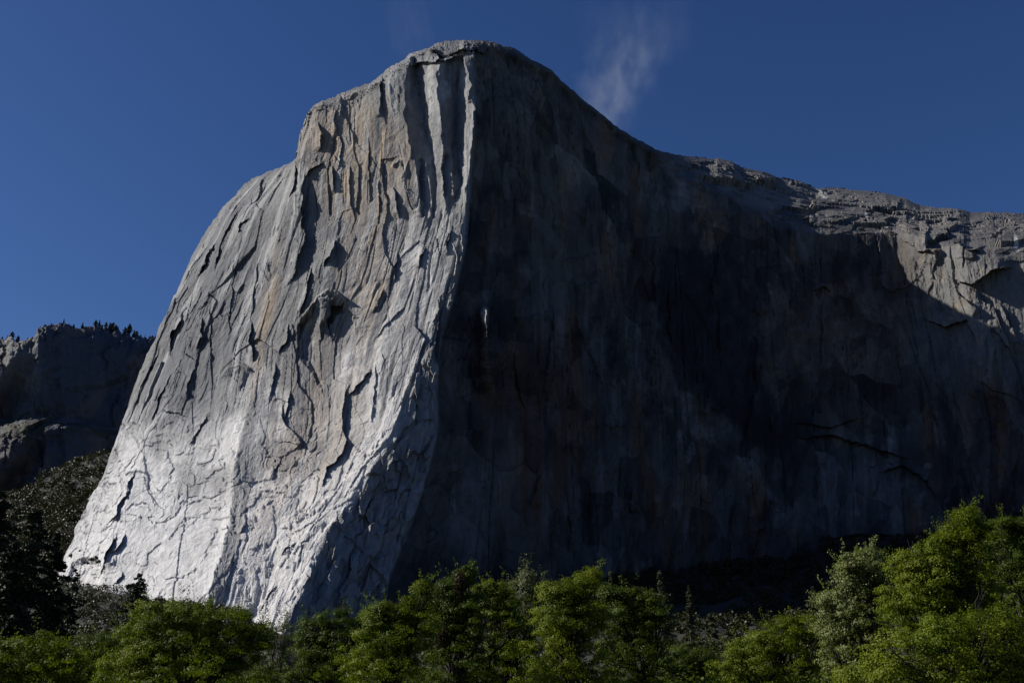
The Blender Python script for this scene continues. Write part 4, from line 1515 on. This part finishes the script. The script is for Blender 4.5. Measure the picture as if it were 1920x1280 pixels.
def wisp(name, label, px0, px1, py0, py1, Yd, lean, dens, seed, profile, x_mid):
    """closed box of thin vapour; density falls off inside it"""
    x0, _, z0 = world_pt((px0 + px1) / 2, py1, Yd)
    x1, _, z1 = world_pt((px0 + px1) / 2, py0, Yd)
    w = (px1 - px0) / 1866.0 * Yd * 1.12
    cxm = (x0 + x1) / 2
    czm = (z0 + z1) / 2
    hz = (z1 - z0) / 2
    import bmesh
    bm = bmesh.new()
    bmesh.ops.create_cube(bm, size=2.0)
    me_ = bpy.data.meshes.new(name)
    bm.to_mesh(me_)
    bm.free()
    o = link(name, me_, kind="stuff", label=label, cat="cloud", loc=(cxm, Yd, czm))
    o.scale = (w / 2, 260, hz)
    t = NT(name + "_vapour")
    tc = t.n('ShaderNodeTexCoord').outputs['Object']
    sep = t.n('ShaderNodeSeparateXYZ')
    t.l(tc, sep.inputs[0])
    x, y, z = sep.outputs
    # leaning plume: narrow foot, spreading head
    cxz = t.math('ADD', t.math('MULTIPLY', z, lean), x_mid)
    dx = t.math('SUBTRACT', x, cxz)
    wid = t.mrange(z, -1, 1, profile[0], profile[1])
    wv = t.noise(t.mapping(tc, (1.2, 1.2, 1.6)), 1.6, 3, .5)
    dx = t.math('ADD', dx, t.mrange(wv, .3, .7, -.16, .16))
    q = t.math('DIVIDE', dx, wid)
    q2 = t.math('MULTIPLY', q, q)
    fx = t.mrange(q2, 0, 1, 1, 0)
    y2 = t.math('MULTIPLY', y, y)
    fy = t.mrange(y2, 0, 1, 1, 0)
    fz = t.math('MULTIPLY', t.mrange(z, -1, -.8, 0, 1), t.mrange(z, -.5, 1, 1, 0))
    n1 = t.noise(t.mapping(tc, (3.0, .6, 2.0), (0, .3, 0)), 2.0, 8, .66)
    fn = t.mrange(n1, .42, .72, 0, 1)
    d = t.math('MULTIPLY', t.math('MULTIPLY', fx, fy), t.math('MULTIPLY', fz, fn))
    d = t.math('MULTIPLY', d, dens)
    pv = t.n('ShaderNodeVolumePrincipled')
    pv.inputs['Color'].default_value = (.9, .95, 1, 1)
    pv.inputs['Anisotropy'].default_value = .1
    t.l(d, pv.inputs['Density'])
    t.l(pv.outputs[0], t.out.inputs['Volume'])
    me_.materials.append(t.m)
    t.m.cycles.volume_sampling = 'DISTANCE'
    return o


wisp("cloud", "faint plume of cloud rising from the skyline right of the summit", 960, 1360, 5, 262, 4200, .27, .0016, 1, (.12, .66), .03)
wisp("cloud", "very faint wisp of cloud above the rim left of the summit", 630, 850, -60, 112, 4200, -.1, .00025, 2, (.35, .6), .25)

# ================================================================== light
SUN_AZ = rad(-5)     # to the left, a little behind the camera
SUN_EL = rad(34.5)
to_sun = (-math.cos(SUN_EL) * math.cos(SUN_AZ), -math.cos(SUN_EL) * math.sin(SUN_AZ), math.sin(SUN_EL))
sd = bpy.data.lights.new("sun", 'SUN')
sd.energy = 4.6
sd.angle = rad(0.5)
sd.color = (1.0, 0.95, 0.87)
so = bpy.data.objects.new("sun", sd)
COL.objects.link(so)
from mathutils import Vector
so.rotation_euler = Vector(to_sun).to_track_quat('Z', 'Y').to_euler()
so.location = (-300, -100, 600)

W = bpy.data.worlds.new("World")
SC.world = W
W.use_nodes = True
wt_ = W.node_tree
for n_ in list(wt_.nodes):
    wt_.nodes.remove(n_)
sk = wt_.nodes.new('ShaderNodeTexSky')
sk.sky_type = 'NISHITA'
sk.sun_disc = False
sk.sun_elevation = SUN_EL
# sky rotation is measured from +Y towards +X
sk.sun_rotation = math.atan2(to_sun[0], to_sun[1])
sk.altitude = 1300
sk.air_density = 1.0
sk.dust_density = 0.7
sk.ozone_density = 4.0
bg = wt_.nodes.new('ShaderNodeBackground')
bg.inputs[1].default_value = 0.067
wo = wt_.nodes.new('ShaderNodeOutputWorld')
hs = wt_.nodes.new('ShaderNodeHueSaturation')
hs.inputs['Saturation'].default_value = 1.19
hs.inputs['Hue'].default_value = 0.512
wt_.links.new(sk.outputs[0], hs.inputs['Color'])
wt_.links.new(hs.outputs[0], bg.inputs[0])
wt_.links.new(bg.outputs[0], wo.inputs[0])

SC.view_settings.view_transform = 'Standard'
SC.view_settings.look = 'None'
SC.view_settings.exposure = 0.1
SC.view_settings.gamma = 1.0
SC.render.engine = 'CYCLES'
SC.cycles.use_denoising = True
SC.cycles.max_bounces = 6
SC.cycles.diffuse_bounces = 1
SC.cycles.volume_bounces = 1
SC.cycles.use_adaptive_sampling = True
print("total", time.time() - _T0)
